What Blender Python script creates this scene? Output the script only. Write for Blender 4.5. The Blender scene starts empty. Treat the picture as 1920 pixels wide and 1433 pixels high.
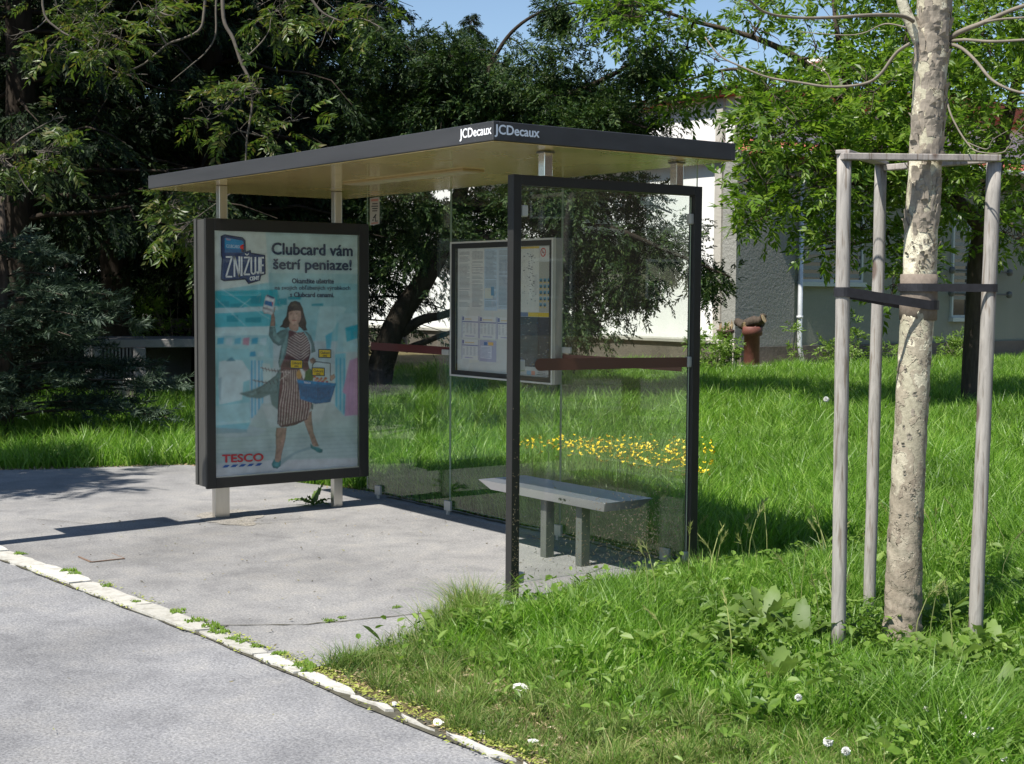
import bpy, math, random
import numpy as np
from mathutils import Vector, Matrix
random.seed(7)
RNG = np.random.default_rng(11)
SC = bpy.context.scene
COL = SC.collection
R = math.radians
PI = math.pi

# ------------------------------------------------------------------ camera
CAM = np.array([5.88288941, -4.32511539, 1.6])
FWD = np.array([-0.80425032, 0.59099297, -0.06251984])
RGT = np.array([0.59181057, 0.80605084, 0.00650251])
UPV = np.array([-0.05423711, 0.03177025, 0.99802254])
FPX = 2672.455
def at(px, py, depth):
    return CAM + depth*(FWD + RGT*(px-960)/FPX - UPV*(py-716.5)/FPX)
def ray(px, py):
    return FWD + RGT*(px-960)/FPX - UPV*(py-716.5)/FPX
def onplane(px, py, ax, val):
    d = ray(px, py)
    return CAM + d*((val-CAM[ax])/d[ax])
def project(P):
    d = np.asarray(P, float)-CAM
    z = d@FWD
    zz = np.where(np.abs(z) < 1e-6, 1e-6, z)
    return 960+FPX*(d@RGT)/zz, 716.5-FPX*(d@UPV)/zz, z
cam = bpy.data.cameras.new('camera')
cam.sensor_width = 36.0
cam.lens = FPX/1920*36
cam.clip_end = 2000
cam.clip_start = 0.05
co = bpy.data.objects.new('camera', cam)
COL.objects.link(co)
mw = Matrix.Identity(4)
for i in range(3):
    mw[i][0] = RGT[i]; mw[i][1] = UPV[i]; mw[i][2] = -FWD[i]; mw[i][3] = CAM[i]
co.matrix_world = mw
SC.camera = co

# ------------------------------------------------------------------ light
SUN = np.array([0.08, -1.0, 1.6]); SUN /= np.linalg.norm(SUN)
el = math.asin(SUN[2])
wd = bpy.data.worlds.new("World")
SC.world = wd
wd.use_nodes = True
nt = wd.node_tree
nt.nodes.clear()
sky = nt.nodes.new('ShaderNodeTexSky')
sky.sky_type = 'NISHITA'
sky.sun_disc = False
sky.sun_elevation = el
sky.sun_rotation = math.atan2(SUN[0], SUN[1])
sky.air_density = 1.0
sky.dust_density = 0.15
sky.ozone_density = 2.6
bg = nt.nodes.new('ShaderNodeBackground')
bg.inputs['Strength'].default_value = 0.085
wo = nt.nodes.new('ShaderNodeOutputWorld')
nt.links.new(sky.outputs[0], bg.inputs[0])
nt.links.new(bg.outputs[0], wo.inputs[0])
sl = bpy.data.lights.new('sun', 'SUN')
sl.energy = 5.0
sl.angle = R(0.55)
sl.color = (1.0, 0.955, 0.88)
so = bpy.data.objects.new('sun', sl)
COL.objects.link(so)
so.rotation_euler = Vector(-SUN).to_track_quat('-Z', 'Y').to_euler()
so.location = (0, -20, 30)
SC.view_settings.view_transform = 'Standard'
SC.view_settings.look = 'None'
SC.view_settings.exposure = 0.74
SC.view_settings.gamma = 1.0
SC.view_settings.use_curve_mapping = False
SC.render.engine = 'CYCLES'
SC.cycles.max_bounces = 10
SC.cycles.transparent_max_bounces = 24
SC.cycles.diffuse_bounces = 3
SC.cycles.glossy_bounces = 4
SC.cycles.transmission_bounces = 6
SC.cycles.caustics_reflective = False
SC.cycles.caustics_refractive = False
SC.cycles.sample_clamp_indirect = 4.0

# ------------------------------------------------------------------ materials
def newmat(name):
    m = bpy.data.materials.new(name)
    m.use_nodes = True
    n = m.node_tree
    n.nodes.clear()
    o = n.nodes.new('ShaderNodeOutputMaterial')
    return m, n, o
def N(n, typ, **kw):
    x = n.nodes.new(typ)
    for k, v in kw.items():
        if k.startswith('_'):
            setattr(x, k[1:], v)
        else:
            x.inputs[k.replace('__', ' ')].default_value = v
    return x
def c4(c): return (c[0], c[1], c[2], 1.0)
def sc(c, f): return tuple(min(1.0, v*f) for v in c[:3])
def ramp(n, stops):
    r = n.nodes.new('ShaderNodeValToRGB')
    e = r.color_ramp.elements
    while len(e) > 1: e.remove(e[-1])
    e[0].position = stops[0][0]; e[0].color = c4(stops[0][1])
    for p, c in stops[1:]:
        k = e.new(p); k.color = c4(c)
    return r
def noise(n, scale, detail=4, rough=.55, vec=None, dist=0.0):
    x = N(n, 'ShaderNodeTexNoise', Scale=scale, Detail=detail, Roughness=rough, Distortion=dist)
    if vec is not None: n.links.new(vec, x.inputs['Vector'])
    return x
def objco(n, scale=None, rot=None):
    t = n.nodes.new('ShaderNodeTexCoord')
    if scale is None and rot is None: return t.outputs['Object']
    m = n.nodes.new('ShaderNodeMapping')
    if scale: m.inputs['Scale'].default_value = scale
    if rot: m.inputs['Rotation'].default_value = rot
    n.links.new(t.outputs['Object'], m.inputs['Vector'])
    return m.outputs['Vector']
def mixc(n, a, b, fac, blend='MIX'):
    x = n.nodes.new('ShaderNodeMix')
    x.data_type = 'RGBA'; x.blend_type = blend
    for sck, v in ((x.inputs[6], a), (x.inputs[7], b)):
        if isinstance(v, tuple): sck.default_value = c4(v)
        else: n.links.new(v, sck)
    if isinstance(fac, (int, float)): x.inputs[0].default_value = fac
    else: n.links.new(fac, x.inputs[0])
    return x.outputs[2]
def math_(n, op, a, b=None, clamp=False):
    x = n.nodes.new('ShaderNodeMath'); x.operation = op; x.use_clamp = clamp
    for i, v in enumerate((a, b)):
        if v is None: continue
        if isinstance(v, (int, float)): x.inputs[i].default_value = v
        else: n.links.new(v, x.inputs[i])
    return x.outputs[0]
def bump(n, h, strength, dist):
    b = N(n, 'ShaderNodeBump', Strength=strength, Distance=dist)
    n.links.new(h, b.inputs['Height'])
    return b.outputs['Normal']
def plain(name, col, rough=.5, metal=0.0, var=0.0, scale=6.0, spec=.5, bmp=0.0, coat=0.0, stretch=None):
    m, n, o = newmat(name)
    p = N(n, 'ShaderNodeBsdfPrincipled', Roughness=rough, Metallic=metal)
    p.inputs['Specular IOR Level'].default_value = spec
    if coat: p.inputs['Coat Weight'].default_value = coat; p.inputs['Coat Roughness'].default_value = .08
    if var or bmp:
        v = objco(n, stretch) if stretch else objco(n)
        t = noise(n, scale, 5, .6, v)
        r = ramp(n, [(.3, sc(col, 1-var)), (.7, sc(col, 1+var))])
        n.links.new(t.outputs['Fac'], r.inputs['Fac'])
        n.links.new(r.outputs['Color'], p.inputs['Base Color'])
        if bmp: n.links.new(bump(n, t.outputs['Fac'], .6, bmp), p.inputs['Normal'])
        if not metal:
            rr = math_(n, 'MULTIPLY_ADD', t.outputs['Fac'], .3); rr.node.inputs[2].default_value = max(0.0, rough-.15)
            n.links.new(rr, p.inputs['Roughness'])
    else:
        p.inputs['Base Color'].default_value = c4(col)
    n.links.new(p.outputs[0], o.inputs[0])
    return m
def leafmat(name, cols, trans, tmix=.35, rough=.45, clump=.35, spec=.3):
    """cols: ramp colours for a per-leaf random; slow noise adds lighter and darker clumps"""
    m, n, o = newmat(name)
    g = n.nodes.new('ShaderNodeNewGeometry')
    k = len(cols)
    r = ramp(n, [(i/(k-1), c) for i, c in enumerate(cols)])
    n.links.new(g.outputs['Random Per Island'], r.inputs['Fac'])
    t = noise(n, clump, 2, .5, objco(n))
    rb = ramp(n, [(.3, (.72, .74, .7)), (.7, (1.25, 1.2, 1.1))])
    n.links.new(t.outputs['Fac'], rb.inputs['Fac'])
    colr = mixc(n, r.outputs['Color'], rb.outputs['Color'], 1.0, 'MULTIPLY')
    p = N(n, 'ShaderNodeBsdfPrincipled', Roughness=rough)
    p.inputs['Specular IOR Level'].default_value = spec
    n.links.new(colr, p.inputs['Base Color'])
    tr = n.nodes.new('ShaderNodeBsdfTranslucent')
    tc = mixc(n, colr, trans, 1.0, 'MULTIPLY')
    n.links.new(tc, tr.inputs['Color'])
    mx = N(n, 'ShaderNodeMixShader', Fac=tmix)
    n.links.new(p.outputs[0], mx.inputs[1]); n.links.new(tr.outputs[0], mx.inputs[2])
    n.links.new(mx.outputs[0], o.inputs[0])
    return m
def glassmat(name, tint, haze=0.0, hazecol=(.5, .5, .45)):
    """thin sheet: straight-through tint, mirror by Schlick, a little dust"""
    m, n, o = newmat(name)
    g = n.nodes.new('ShaderNodeNewGeometry')
    d = n.nodes.new('ShaderNodeVectorMath'); d.operation = 'DOT_PRODUCT'
    n.links.new(g.outputs['Normal'], d.inputs[0]); n.links.new(g.outputs['Incoming'], d.inputs[1])
    a = math_(n, 'ABSOLUTE', d.outputs['Value'])
    k = math_(n, 'SUBTRACT', 1.0, a)
    k = math_(n, 'POWER', k, 5.0)
    f = math_(n, 'MULTIPLY_ADD', k, .95); f.node.inputs[2].default_value = .034
    t = N(n, 'ShaderNodeBsdfTransparent', Color=c4(tint))
    gl = N(n, 'ShaderNodeBsdfGlossy', Roughness=0.0, Color=(1, 1, 1, 1))
    mx = n.nodes.new('ShaderNodeMixShader')
    n.links.new(f, mx.inputs[0]); n.links.new(t.outputs[0], mx.inputs[1]); n.links.new(gl.outputs[0], mx.inputs[2])
    last = mx.outputs[0]
    if haze:
        nz = noise(n, 3.0, 5, .7, objco(n, (1, 1, .35)))
        hz = math_(n, 'MULTIPLY', nz.outputs['Fac'], haze*2)
        df = N(n, 'ShaderNodeBsdfDiffuse', Color=c4(hazecol))
        m2 = n.nodes.new('ShaderNodeMixShader')
        n.links.new(hz, m2.inputs[0]); n.links.new(last, m2.inputs[1]); n.links.new(df.outputs[0], m2.inputs[2])
        last = m2.outputs[0]
    n.links.new(last, o.inputs[0])
    return m

def asphalt(name, base, specks, spots=True):
    m, n, o = newmat(name)
    v = objco(n)
    big = noise(n, .55, 5, .6, v)
    mid = noise(n, 3.2, 6, .65, v, .4)
    fine = noise(n, 85, 3, .7, v)
    grit = n.nodes.new('ShaderNodeTexVoronoi'); grit.inputs['Scale'].default_value = 120
    n.links.new(v, grit.inputs['Vector'])
    r1 = ramp(n, [(.34, sc(base, .74)), (.5, base), (.66, sc(base, 1.16))])
    n.links.new(big.outputs['Fac'], r1.inputs['Fac'])
    r2 = ramp(n, [(.32, (.78, .78, .79)), (.5, (1, 1, 1)), (.68, (1.16, 1.14, 1.10))])
    n.links.new(mid.outputs['Fac'], r2.inputs['Fac'])
    c = mixc(n, r1.outputs['Color'], r2.outputs['Color'], 1.0, 'MULTIPLY')
    r3 = ramp(n, [(.32, (1-specks, 1-specks, 1-specks)), (.5, (1, 1, 1)), (.68, (1+specks, 1+specks*.97, 1+specks*.92))])
    n.links.new(fine.outputs['Fac'], r3.inputs['Fac'])
    c = mixc(n, c, r3.outputs['Color'], 1.0, 'MULTIPLY')
    r4 = ramp(n, [(.0, (.75, .75, .75)), (.35, (1, 1, 1))])
    n.links.new(grit.outputs['Distance'], r4.inputs['Fac'])
    r5 = ramp(n, [(0, (.8, .8, .82)), (1, (1.16, 1.15, 1.12))])
    n.links.new(grit.outputs['Color'], r5.inputs['Fac'])
    c = mixc(n, c, r5.outputs['Color'], .8, 'MULTIPLY')
    if spots:
        sp = noise(n, 9, 4, .75, v, 1.2)
        rs = ramp(n, [(.63, (0, 0, 0)), (.70, (1, 1, 1))])
        n.links.new(sp.outputs['Fac'], rs.inputs['Fac'])
        sv = noise(n, .9, 3, .6, v)
        rv = ramp(n, [(.46, (0, 0, 0)), (.62, (1, 1, 1))])
        n.links.new(sv.outputs['Fac'], rv.inputs['Fac'])
        fac = math_(n, 'MULTIPLY', rs.outputs['Color'], rv.outputs['Color'])
        fac = math_(n, 'MULTIPLY', fac, .5)
        c = mixc(n, c, sc(base, .55), fac)
        wt = noise(n, 14, 5, .8, v, 2.0)
        rw = ramp(n, [(.62, (0, 0, 0)), (.68, (1, 1, 1))])
        n.links.new(wt.outputs['Fac'], rw.inputs['Fac'])
        fw = math_(n, 'MULTIPLY', rw.outputs['Color'], .35)
        c = mixc(n, c, sc(base, 1.45), fw)
    p = N(n, 'ShaderNodeBsdfPrincipled', Roughness=.9)
    p.inputs['Specular IOR Level'].default_value = .25
    n.links.new(c, p.inputs['Base Color'])
    hh = math_(n, 'ADD', fine.outputs['Fac'], mid.outputs['Fac'])
    n.links.new(bump(n, hh, .55, .006), p.inputs['Normal'])
    n.links.new(p.outputs[0], o.inputs[0])
    return m

def woodmat(name, col, axis_scale=(14, 14, 1.2)):
    m, n, o = newmat(name)
    v = objco(n, axis_scale)
    t = noise(n, 4.0, 6, .65, v, .6)
    t2 = noise(n, 22.0, 3, .6, objco(n, (2.5, 2.5, .12)))
    r = ramp(n, [(.28, sc(col, .62)), (.5, col), (.75, sc(col, 1.25))])
    n.links.new(t.outputs['Fac'], r.inputs['Fac'])
    r2 = ramp(n, [(.36, (.55, .48, .42)), (.44, (1, 1, 1))])
    n.links.new(t2.outputs['Fac'], r2.inputs['Fac'])
    c = mixc(n, r.outputs['Color'], r2.outputs['Color'], .8, 'MULTIPLY')
    kn = n.nodes.new('ShaderNodeTexVoronoi'); kn.inputs['Scale'].default_value = 1.0
    n.links.new(objco(n, (7, 7, 2.6)), kn.inputs['Vector'])
    rk = ramp(n, [(.10, (1, 1, 1)), (.17, (0, 0, 0))])
    n.links.new(kn.outputs['Distance'], rk.inputs['Fac'])
    c = mixc(n, c, (.09, .05, .035), math_(n, 'MULTIPLY', rk.outputs['Color'], .75))
    p = N(n, 'ShaderNodeBsdfPrincipled', Roughness=.85)
    p.inputs['Specular IOR Level'].default_value = .2
    n.links.new(c, p.inputs['Base Color'])
    n.links.new(bump(n, t2.outputs['Fac'], .6, .004), p.inputs['Normal'])
    n.links.new(p.outputs[0], o.inputs[0])
    return m

def planebark(name):
    m, n, o = newmat(name)
    v0 = objco(n)
    wob = noise(n, 9, 4, .6, v0)
    add = n.nodes.new('ShaderNodeVectorMath'); add.operation = 'MULTIPLY_ADD'
    n.links.new(wob.outputs['Color'], add.inputs[0]); add.inputs[1].default_value = (.16, .16, .2); n.links.new(v0, add.inputs[2])
    v = add.outputs[0]
    mp = n.nodes.new('ShaderNodeMapping'); mp.inputs['Scale'].default_value = (1, 1, .62)
    n.links.new(v, mp.inputs['Vector'])
    a = noise(n, 8.0, 2, .5, mp.outputs[0])
    b = noise(n, 12.0, 3, .55, mp.outputs[0]); 
    off = n.nodes.new('ShaderNodeMapping'); off.inputs['Location'].default_value = (4.7, 1.3, 8.1); n.links.new(mp.outputs[0], off.inputs['Vector'])
    n.links.new(off.outputs[0], b.inputs['Vector'])
    # height-dependent share of old grey bark (lower trunk browner, upper paler)
    sep = n.nodes.new('ShaderNodeSeparateXYZ'); n.links.new(v0, sep.inputs[0])
    base = ramp(n, [(.43, (.42, .40, .30)), (.435, (.36, .325, .25)), (.525, (.39, .35, .27)), (.53, (.62, .59, .46))])
    n.links.new(a.outputs['Fac'], base.inputs['Fac'])
    fl = ramp(n, [(.635, (0, 0, 0)), (.645, (1, 1, 1))])
    n.links.new(b.outputs['Fac'], fl.inputs['Fac'])
    grain = noise(n, 60, 5, .7, v0)
    rg = ramp(n, [(.3, (.72, .7, .68)), (.7, (1.15, 1.14, 1.12))])
    n.links.new(grain.outputs['Fac'], rg.inputs['Fac'])
    old = (.29, .25, .195)
    c = mixc(n, base.outputs['Color'], old, fl.outputs['Color'])
    low = math_(n, 'MULTIPLY_ADD', sep.outputs[2], -.85); low.node.inputs[2].default_value = 1.2; low.node.use_clamp = True
    lowc = ramp(n, [(.35, (.205, .17, .132)), (.65, (.29, .25, .20))])
    n.links.new(wob.outputs['Fac'], lowc.inputs['Fac'])
    c = mixc(n, c, lowc.outputs['Color'], math_(n, 'MULTIPLY', low, .93))
    c = mixc(n, c, rg.outputs['Color'], 1.0, 'MULTIPLY')
    h1 = math_(n, 'MULTIPLY', fl.outputs['Color'], 1.0)
    hb = ramp(n, [(.43, (0, 0, 0)), (.44, (.35, .35, .35)), (.545, (.35, .35, .35)), (.555, (.0, .0, .0))])
    n.links.new(a.outputs['Fac'], hb.inputs['Fac'])
    hh = math_(n, 'ADD', h1, hb.outputs['Color'])
    hh = math_(n, 'ADD', hh, math_(n, 'MULTIPLY', grain.outputs['Fac'], .35))
    p = N(n, 'ShaderNodeBsdfPrincipled', Roughness=.85)
    p.inputs['Specular IOR Level'].default_value = .2
    n.links.new(c, p.inputs['Base Color'])
    n.links.new(bump(n, hh, 1.0, .010), p.inputs['Normal'])
    n.links.new(p.outputs[0], o.inputs[0])
    return m

def stucco(name, col, scale=18, dist=.02, var=.12):
    m, n, o = newmat(name)
    v = objco(n)
    t = noise(n, scale, 4, .6, v, .5)
    g = noise(n, .8, 4, .6, objco(n, (1, 1, .3)))
    r = ramp(n, [(.3, sc(col, 1-var)), (.7, sc(col, 1+var*.5))])
    n.links.new(g.outputs['Fac'], r.inputs['Fac'])
    p = N(n, 'ShaderNodeBsdfPrincipled', Roughness=.95)
    p.inputs['Specular IOR Level'].default_value = .1
    n.links.new(r.outputs['Color'], p.inputs['Base Color'])
    n.links.new(bump(n, t.outputs['Fac'], .8, dist), p.inputs['Normal'])
    n.links.new(p.outputs[0], o.inputs[0])
    return m

def soilmat(name):
    m, n, o = newmat(name)
    v = objco(n)
    a = noise(n, 1.6, 5, .6, v); b = noise(n, 24, 5, .7, v)
    r = ramp(n, [(.32, (.075, .06, .035)), (.5, (.13, .105, .06)), (.7, (.24, .19, .125))])
    n.links.new(b.outputs['Fac'], r.inputs['Fac'])
    r2 = ramp(n, [(.35, (.6, .7, .5)), (.65, (1.15, 1.1, 1))])
    n.links.new(a.outputs['Fac'], r2.inputs['Fac'])
    c = mixc(n, r.outputs['Color'], r2.outputs['Color'], 1.0, 'MULTIPLY')
    p = N(n, 'ShaderNodeBsdfPrincipled', Roughness=1.0)
    p.inputs['Specular IOR Level'].default_value = .1
    n.links.new(c, p.inputs['Base Color'])
    n.links.new(bump(n, b.outputs['Fac'], .8, .02), p.inputs['Normal'])
    n.links.new(p.outputs[0], o.inputs[0])
    return m

MT = {}
MT['asphalt'] = asphalt('asphalt_pavement', (.228, .225, .222), .30)
MT['road'] = asphalt('asphalt_road', (.225, .226, .232), .36, False)
MT['asphalt_worn'] = asphalt('asphalt_worn', (.205, .20, .192), .34)
MT['asphalt_grit'] = asphalt('asphalt_grit', (.25, .235, .21), .5)
MT['soil'] = soilmat('soil')
def kerbmat():
    m, n, o = newmat('kerb_stone')
    g = n.nodes.new('ShaderNodeNewGeometry'); v = objco(n)
    r = ramp(n, [(0, (.37, .36, .32)), (.5, (.45, .435, .395)), (1, (.52, .51, .47))]); n.links.new(g.outputs['Random Per Island'], r.inputs['Fac'])
    t = noise(n, 16, 6, .7, v, .6); r2 = ramp(n, [(.3, (.62, .6, .55)), (.5, (1, 1, 1)), (.72, (1.15, 1.15, 1.15))]); n.links.new(t.outputs['Fac'], r2.inputs['Fac'])
    c = mixc(n, r.outputs['Color'], r2.outputs['Color'], .85, 'MULTIPLY')
    p = N(n, 'ShaderNodeBsdfPrincipled', Roughness=.9); p.inputs['Specular IOR Level'].default_value = .2
    n.links.new(c, p.inputs['Base Color']); n.links.new(bump(n, t.outputs['Fac'], .8, .008), p.inputs['Normal']); n.links.new(p.outputs[0], o.inputs[0])
    return m
MT['kerb'] = kerbmat()
MT['dark_paint'] = plain('dark_grey_paint', (.022, .022, .021), .42, 0, .10, 3, .35)
MT['case_side'] = plain('case_side_paint', (.075, .074, .068), .4, .2, .12, 5, .45, 0, 0, (3, 3, .5))
MT['fascia'] = plain('roof_fascia_paint', (.040, .041, .044), .45, 0, .14, 2.2, .45, 0, 0, (.5, 3, 8))
MT['soffit'] = plain('beige_soffit', (.64, .48, .20), .18, 0, .05, 1.5, .5, 0, .3)
MT['chrome'] = plain('polished_steel', (.72, .70, .66), .14, 1.0)
MT['steel'] = plain('brushed_steel', (.62, .60, .56), .32, 1.0, .08, 8, .5, 0, 0, (3, 3, .4))
MT['leg_dark'] = plain('dark_bench_leg', (.10, .105, .095), .5, .0, .1, 8)
MT['alu'] = plain('case_aluminium', (.34, .34, .32), .4, .55, .05, 6)
MT['alu_light'] = plain('rim_aluminium', (.62, .61, .57), .38, .4, .05, 6)
MT['glass'] = glassmat('shelter_glass', (.94, .958, .945), .003)
MT['glass_side'] = glassmat('side_glass', (.942, .958, .944), .010)
MT['cover_glass'] = glassmat('case_glass', (.985, .99, .988), .008)
MT['glass_edge'] = plain('glass_edge', (.34, .42, .30), .25, 0, 0)
MT['clamp'] = plain('clamp_grey', (.46, .45, .41), .45, .2)
MT['strip'] = plain('brown_strip', (.105, .042, .026), .5)
MT['strip_red'] = plain('dark_red_strip', (.10, .018, .016), .5)
MT['white_letter'] = plain('white_letter', (.85, .87, .9), .5)
MT['black'] = plain('black_print', (.012, .012, .013), .6)
MT['stake'] = woodmat('weathered_stake_wood', (.31, .29, .265))
MT['batten'] = woodmat('weathered_batten_wood', (.33, .30, .275), (3, 3, 3))
MT['planebark'] = planebark('plane_tree_bark')
MT['flake'] = plain('bark_flake', (.30, .26, .21), .9, 0, .3, 30, .2)
MT['bark'] = plain('dark_bark', (.075, .06, .048), .95, 0, .35, 14, .1, .03, 0, (1, 1, .25))
MT['twig'] = plain('pale_twig', (.20, .175, .14), .9, 0, .2, 14, .1)
MT['twig_shade'] = plain('grey_brown_twig', (.12, .105, .088), .9, 0, .2, 14, .1)
MT['bark_conifer'] = plain('conifer_bark', (.035, .028, .022), .95, 0, .35, 14, .1, .03, 0, (1, 1, .25))
MT['strap'] = plain('rubber_strap', (.022, .022, .026), .55, 0, .2, 40, .35)
MT['sleeve'] = plain('trunk_sleeve_cloth', (.20, .165, .135), .95, 0, .2, 50, .1, .002)
MT['white_wall'] = stucco('white_render_wall', (.80, .80, .785), 14, .006, .06)
MT['rough_wall'] = stucco('rough_grey_render', (.27, .27, .25), 15, .035, .1)
MT['smooth_wall'] = stucco('smooth_grey_render', (.235, .245, .20), 20, .01, .06)
MT['plinth'] = stucco('plinth_concrete', (.15, .13, .11), 9, .02, .3)
MT['ledge'] = stucco('concrete_ledge', (.42, .40, .36), 9, .02, .2)
MT['conc_dark'] = stucco('old_concrete', (.27, .26, .25), 9, .015, .3)
MT['tiles'] = plain('red_roof_tiles', (.33, .105, .07), .85, 0, .3, 3, .2, .03, 0, (1, 6, 6))
MT['win_frame'] = plain('window_frame_paint', (.42, .47, .45), .5)
MT['win_glass'] = plain('window_glass_dark', (.03, .035, .04), .06, 0, 0, 1, .6)
MT['blind'] = plain('blind_slats', (.23, .24, .22), .6)
MT['pipe'] = plain('grey_downpipe', (.58, .60, .62), .45, .3, .1, 4)
MT['clay'] = plain('red_clay_pipe', (.15, .055, .042), .6, 0, .22, 7, .4)
MT['pot'] = plain('brown_pot', (.10, .055, .045), .5, 0, .2, 8)
MT['logcut'] = plain('cut_wood', (.55, .40, .22), .8, 0, .25, 20)
MT['hose'] = plain('pale_hose', (.5, .45, .38), .6)
MT['straw'] = leafmat('dry_straw', [(.34, .25, .14), (.46, .36, .23), (.55, .47, .36), (.30, .20, .12)], (1, 1, .9), .1, .8, 4.0)
MT['litter_green'] = leafmat('fallen_seeds', [(.30, .36, .07), (.38, .42, .10), (.24, .28, .06)], (1, 1, .9), .2, .7, 4.0)
MT['crumbs'] = leafmat('leaf_crumbs', [(.05, .045, .03), (.10, .085, .05), (.30, .25, .15), (.16, .18, .05)], (1, 1, .9), .1, .8, 4.0)
MT['grass'] = leafmat('lawn_grass_blades', [(.068, .155, .016), (.105, .225, .022), (.155, .30, .036), (.28, .40, .11)], (1.5, 1.7, .9), .42, .42, .9, .4)
MT['grass_dry'] = leafmat('short_verge_grass', [(.075, .15, .026), (.115, .21, .036), (.17, .26, .06), (.36, .33, .17)], (1.3, 1.4, 1.0), .35, .5, 1.1)
MT['seed'] = leafmat('wild_barley_heads', [(.26, .31, .10), (.36, .38, .17)], (1.2, 1.2, 1), .4, .6, 2)
MT['dock'] = leafmat('dock_leaf', [(.095, .165, .035), (.135, .215, .055), (.18, .26, .075)], (1.4, 1.5, 1.0), .35, .5, 3, .3)
MT['weed'] = leafmat('weed_leaf', [(.085, .165, .024), (.135, .23, .038), (.19, .28, .065)], (1.4, 1.5, 1.0), .35, .45, 3)
MT['ash'] = leafmat('ash_leaves', [(.055, .11, .012), (.08, .16, .018), (.12, .205, .026), (.18, .26, .05)], (1.7, 1.75, 1.0), .45, .38, .5, .35)
MT['ailanthus'] = leafmat('pinnate_leaves', [(.03, .06, .010), (.055, .10, .016), (.085, .135, .024), (.12, .11, .035)], (1.5, 1.5, 1.0), .4, .4, .6, .4)
MT['conifer_dark'] = leafmat('dark_conifer_sprays', [(.004, .011, .004), (.008, .019, .007), (.016, .034, .011), (.040, .065, .020)], (1.2, 1.3, .8), .2, .6, .7, .2)
MT['yew'] = leafmat('drooping_conifer_sprays', [(.008, .021, .007), (.017, .042, .012), (.036, .074, .019), (.078, .115, .032)], (1.3, 1.4, .8), .25, .55, .6, .25)
MT['spruce'] = leafmat('blue_spruce_needles', [(.024, .044, .030), (.045, .075, .05), (.085, .125, .08)], (1.1, 1.2, 1.0), .15, .6, .8, .3)
MT['yellow'] = plain('buttercup_petals', (.80, .56, .012), .5)
MT['fluff'] = plain('dandelion_fluff', (.80, .80, .76), .9)
MT['clover'] = plain('clover_flower', (.75, .74, .66), .8)
MT['paper_white'] = plain('white_stone', (.78, .77, .73), .8, 0, .1, 20)
MT['rust'] = plain('rusty_steel_rim', (.19, .12, .08), .8, 0, .3, 20)

# ------------------------------------------------------------------ mesh helpers
class MB:
    def __init__(s):
        s.v = []; s.f = []; s.m = []; s.cur = 0
    def add(s, vs, fs):
        b = len(s.v)
        s.v += [tuple(map(float, p)) for p in vs]
        for f in fs:
            s.f.append(tuple(i+b for i in f)); s.m.append(s.cur)
    def box(s, x0, x1, y0, y1, z0, z1, M=None):
        vs = [(x0, y0, z0), (x1, y0, z0), (x1, y1, z0), (x0, y1, z0), (x0, y0, z1), (x1, y0, z1), (x1, y1, z1), (x0, y1, z1)]
        if M is not None: vs = [tuple(M @ Vector(p)) for p in vs]
        s.add(vs, [(0, 3, 2, 1), (4, 5, 6, 7), (0, 1, 5, 4), (1, 2, 6, 5), (2, 3, 7, 6), (3, 0, 4, 7)])
        return s
    def tube(s, pts, rad, n=8, cap=True, jit=0.0):
        pts = [np.asarray(p, float) for p in pts]
        k = len(pts)
        if isinstance(rad, (int, float)): rad = [rad]*k
        u = None; vs = []
        for i in range(k):
            t = pts[min(i+1, k-1)]-pts[max(i-1, 0)]
            t = t/(np.linalg.norm(t)+1e-9)
            if u is None:
                a = np.array([0, 0, 1.]) if abs(t[2]) < .9 else np.array([1., 0, 0])
                u = np.cross(a, t)
            u = u-t*(u@t); u /= (np.linalg.norm(u)+1e-9)
            w = np.cross(t, u)
            for j in range(n):
                a = 2*PI*j/n
                rr = rad[i]*(1+(random.uniform(-jit, jit) if jit else 0))
                vs.append(pts[i]+rr*(math.cos(a)*u+math.sin(a)*w))
        fs = []
        for i in range(k-1):
            for j in range(n):
                fs.append((i*n+j, i*n+(j+1) % n, (i+1)*n+(j+1) % n, (i+1)*n+j))
        if cap:
            fs.append(tuple(range(n-1, -1, -1))); fs.append(tuple((k-1)*n+j for j in range(n)))
        s.add(vs, fs)
        return s
    def prism(s, poly, ext):
        n = len(poly); e = np.asarray(ext, float)
        vs = [np.asarray(p, float) for p in poly]+[np.asarray(p, float)+e for p in poly]
        fs = [tuple(range(n)), tuple(range(2*n-1, n-1, -1))]
        for i in range(n):
            j = (i+1) % n
            fs.append((i, i+n, j+n, j))
        s.add(vs, fs)
        return s
    def poly(s, pts):
        s.add(pts, [tuple(range(len(pts)))])
        return s
    def lathe(s, prof, c, n=20):
        vs = []; fs = []
        for r, z in prof:
            for j in range(n):
                a = 2*PI*j/n
                vs.append((c[0]+r*math.cos(a), c[1]+r*math.sin(a), c[2]+z))
        for i in range(len(prof)-1):
            for j in range(n):
                fs.append((i*n+j, i*n+(j+1) % n, (i+1)*n+(j+1) % n, (i+1)*n+j))
        fs.append(tuple(range(n-1, -1, -1))); fs.append(tuple((len(prof)-1)*n+j for j in range(n)))
        s.add(vs, fs)
        return s
    def build(s, name, mats, parent=None, smooth=False, bevel=0.0, loc=None):
        me = bpy.data.meshes.new(name)
        me.from_pydata(s.v, [], s.f)
        if not isinstance(mats, (list, tuple)): mats = [mats]
        for m in mats: me.materials.append(MT[m] if isinstance(m, str) else m)
        if len(mats) > 1: me.polygons.foreach_set('material_index', s.m)
        if smooth: me.polygons.foreach_set('use_smooth', [True]*len(me.polygons))
        me.update()
        return link(name, me, parent, bevel, smooth)
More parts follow.
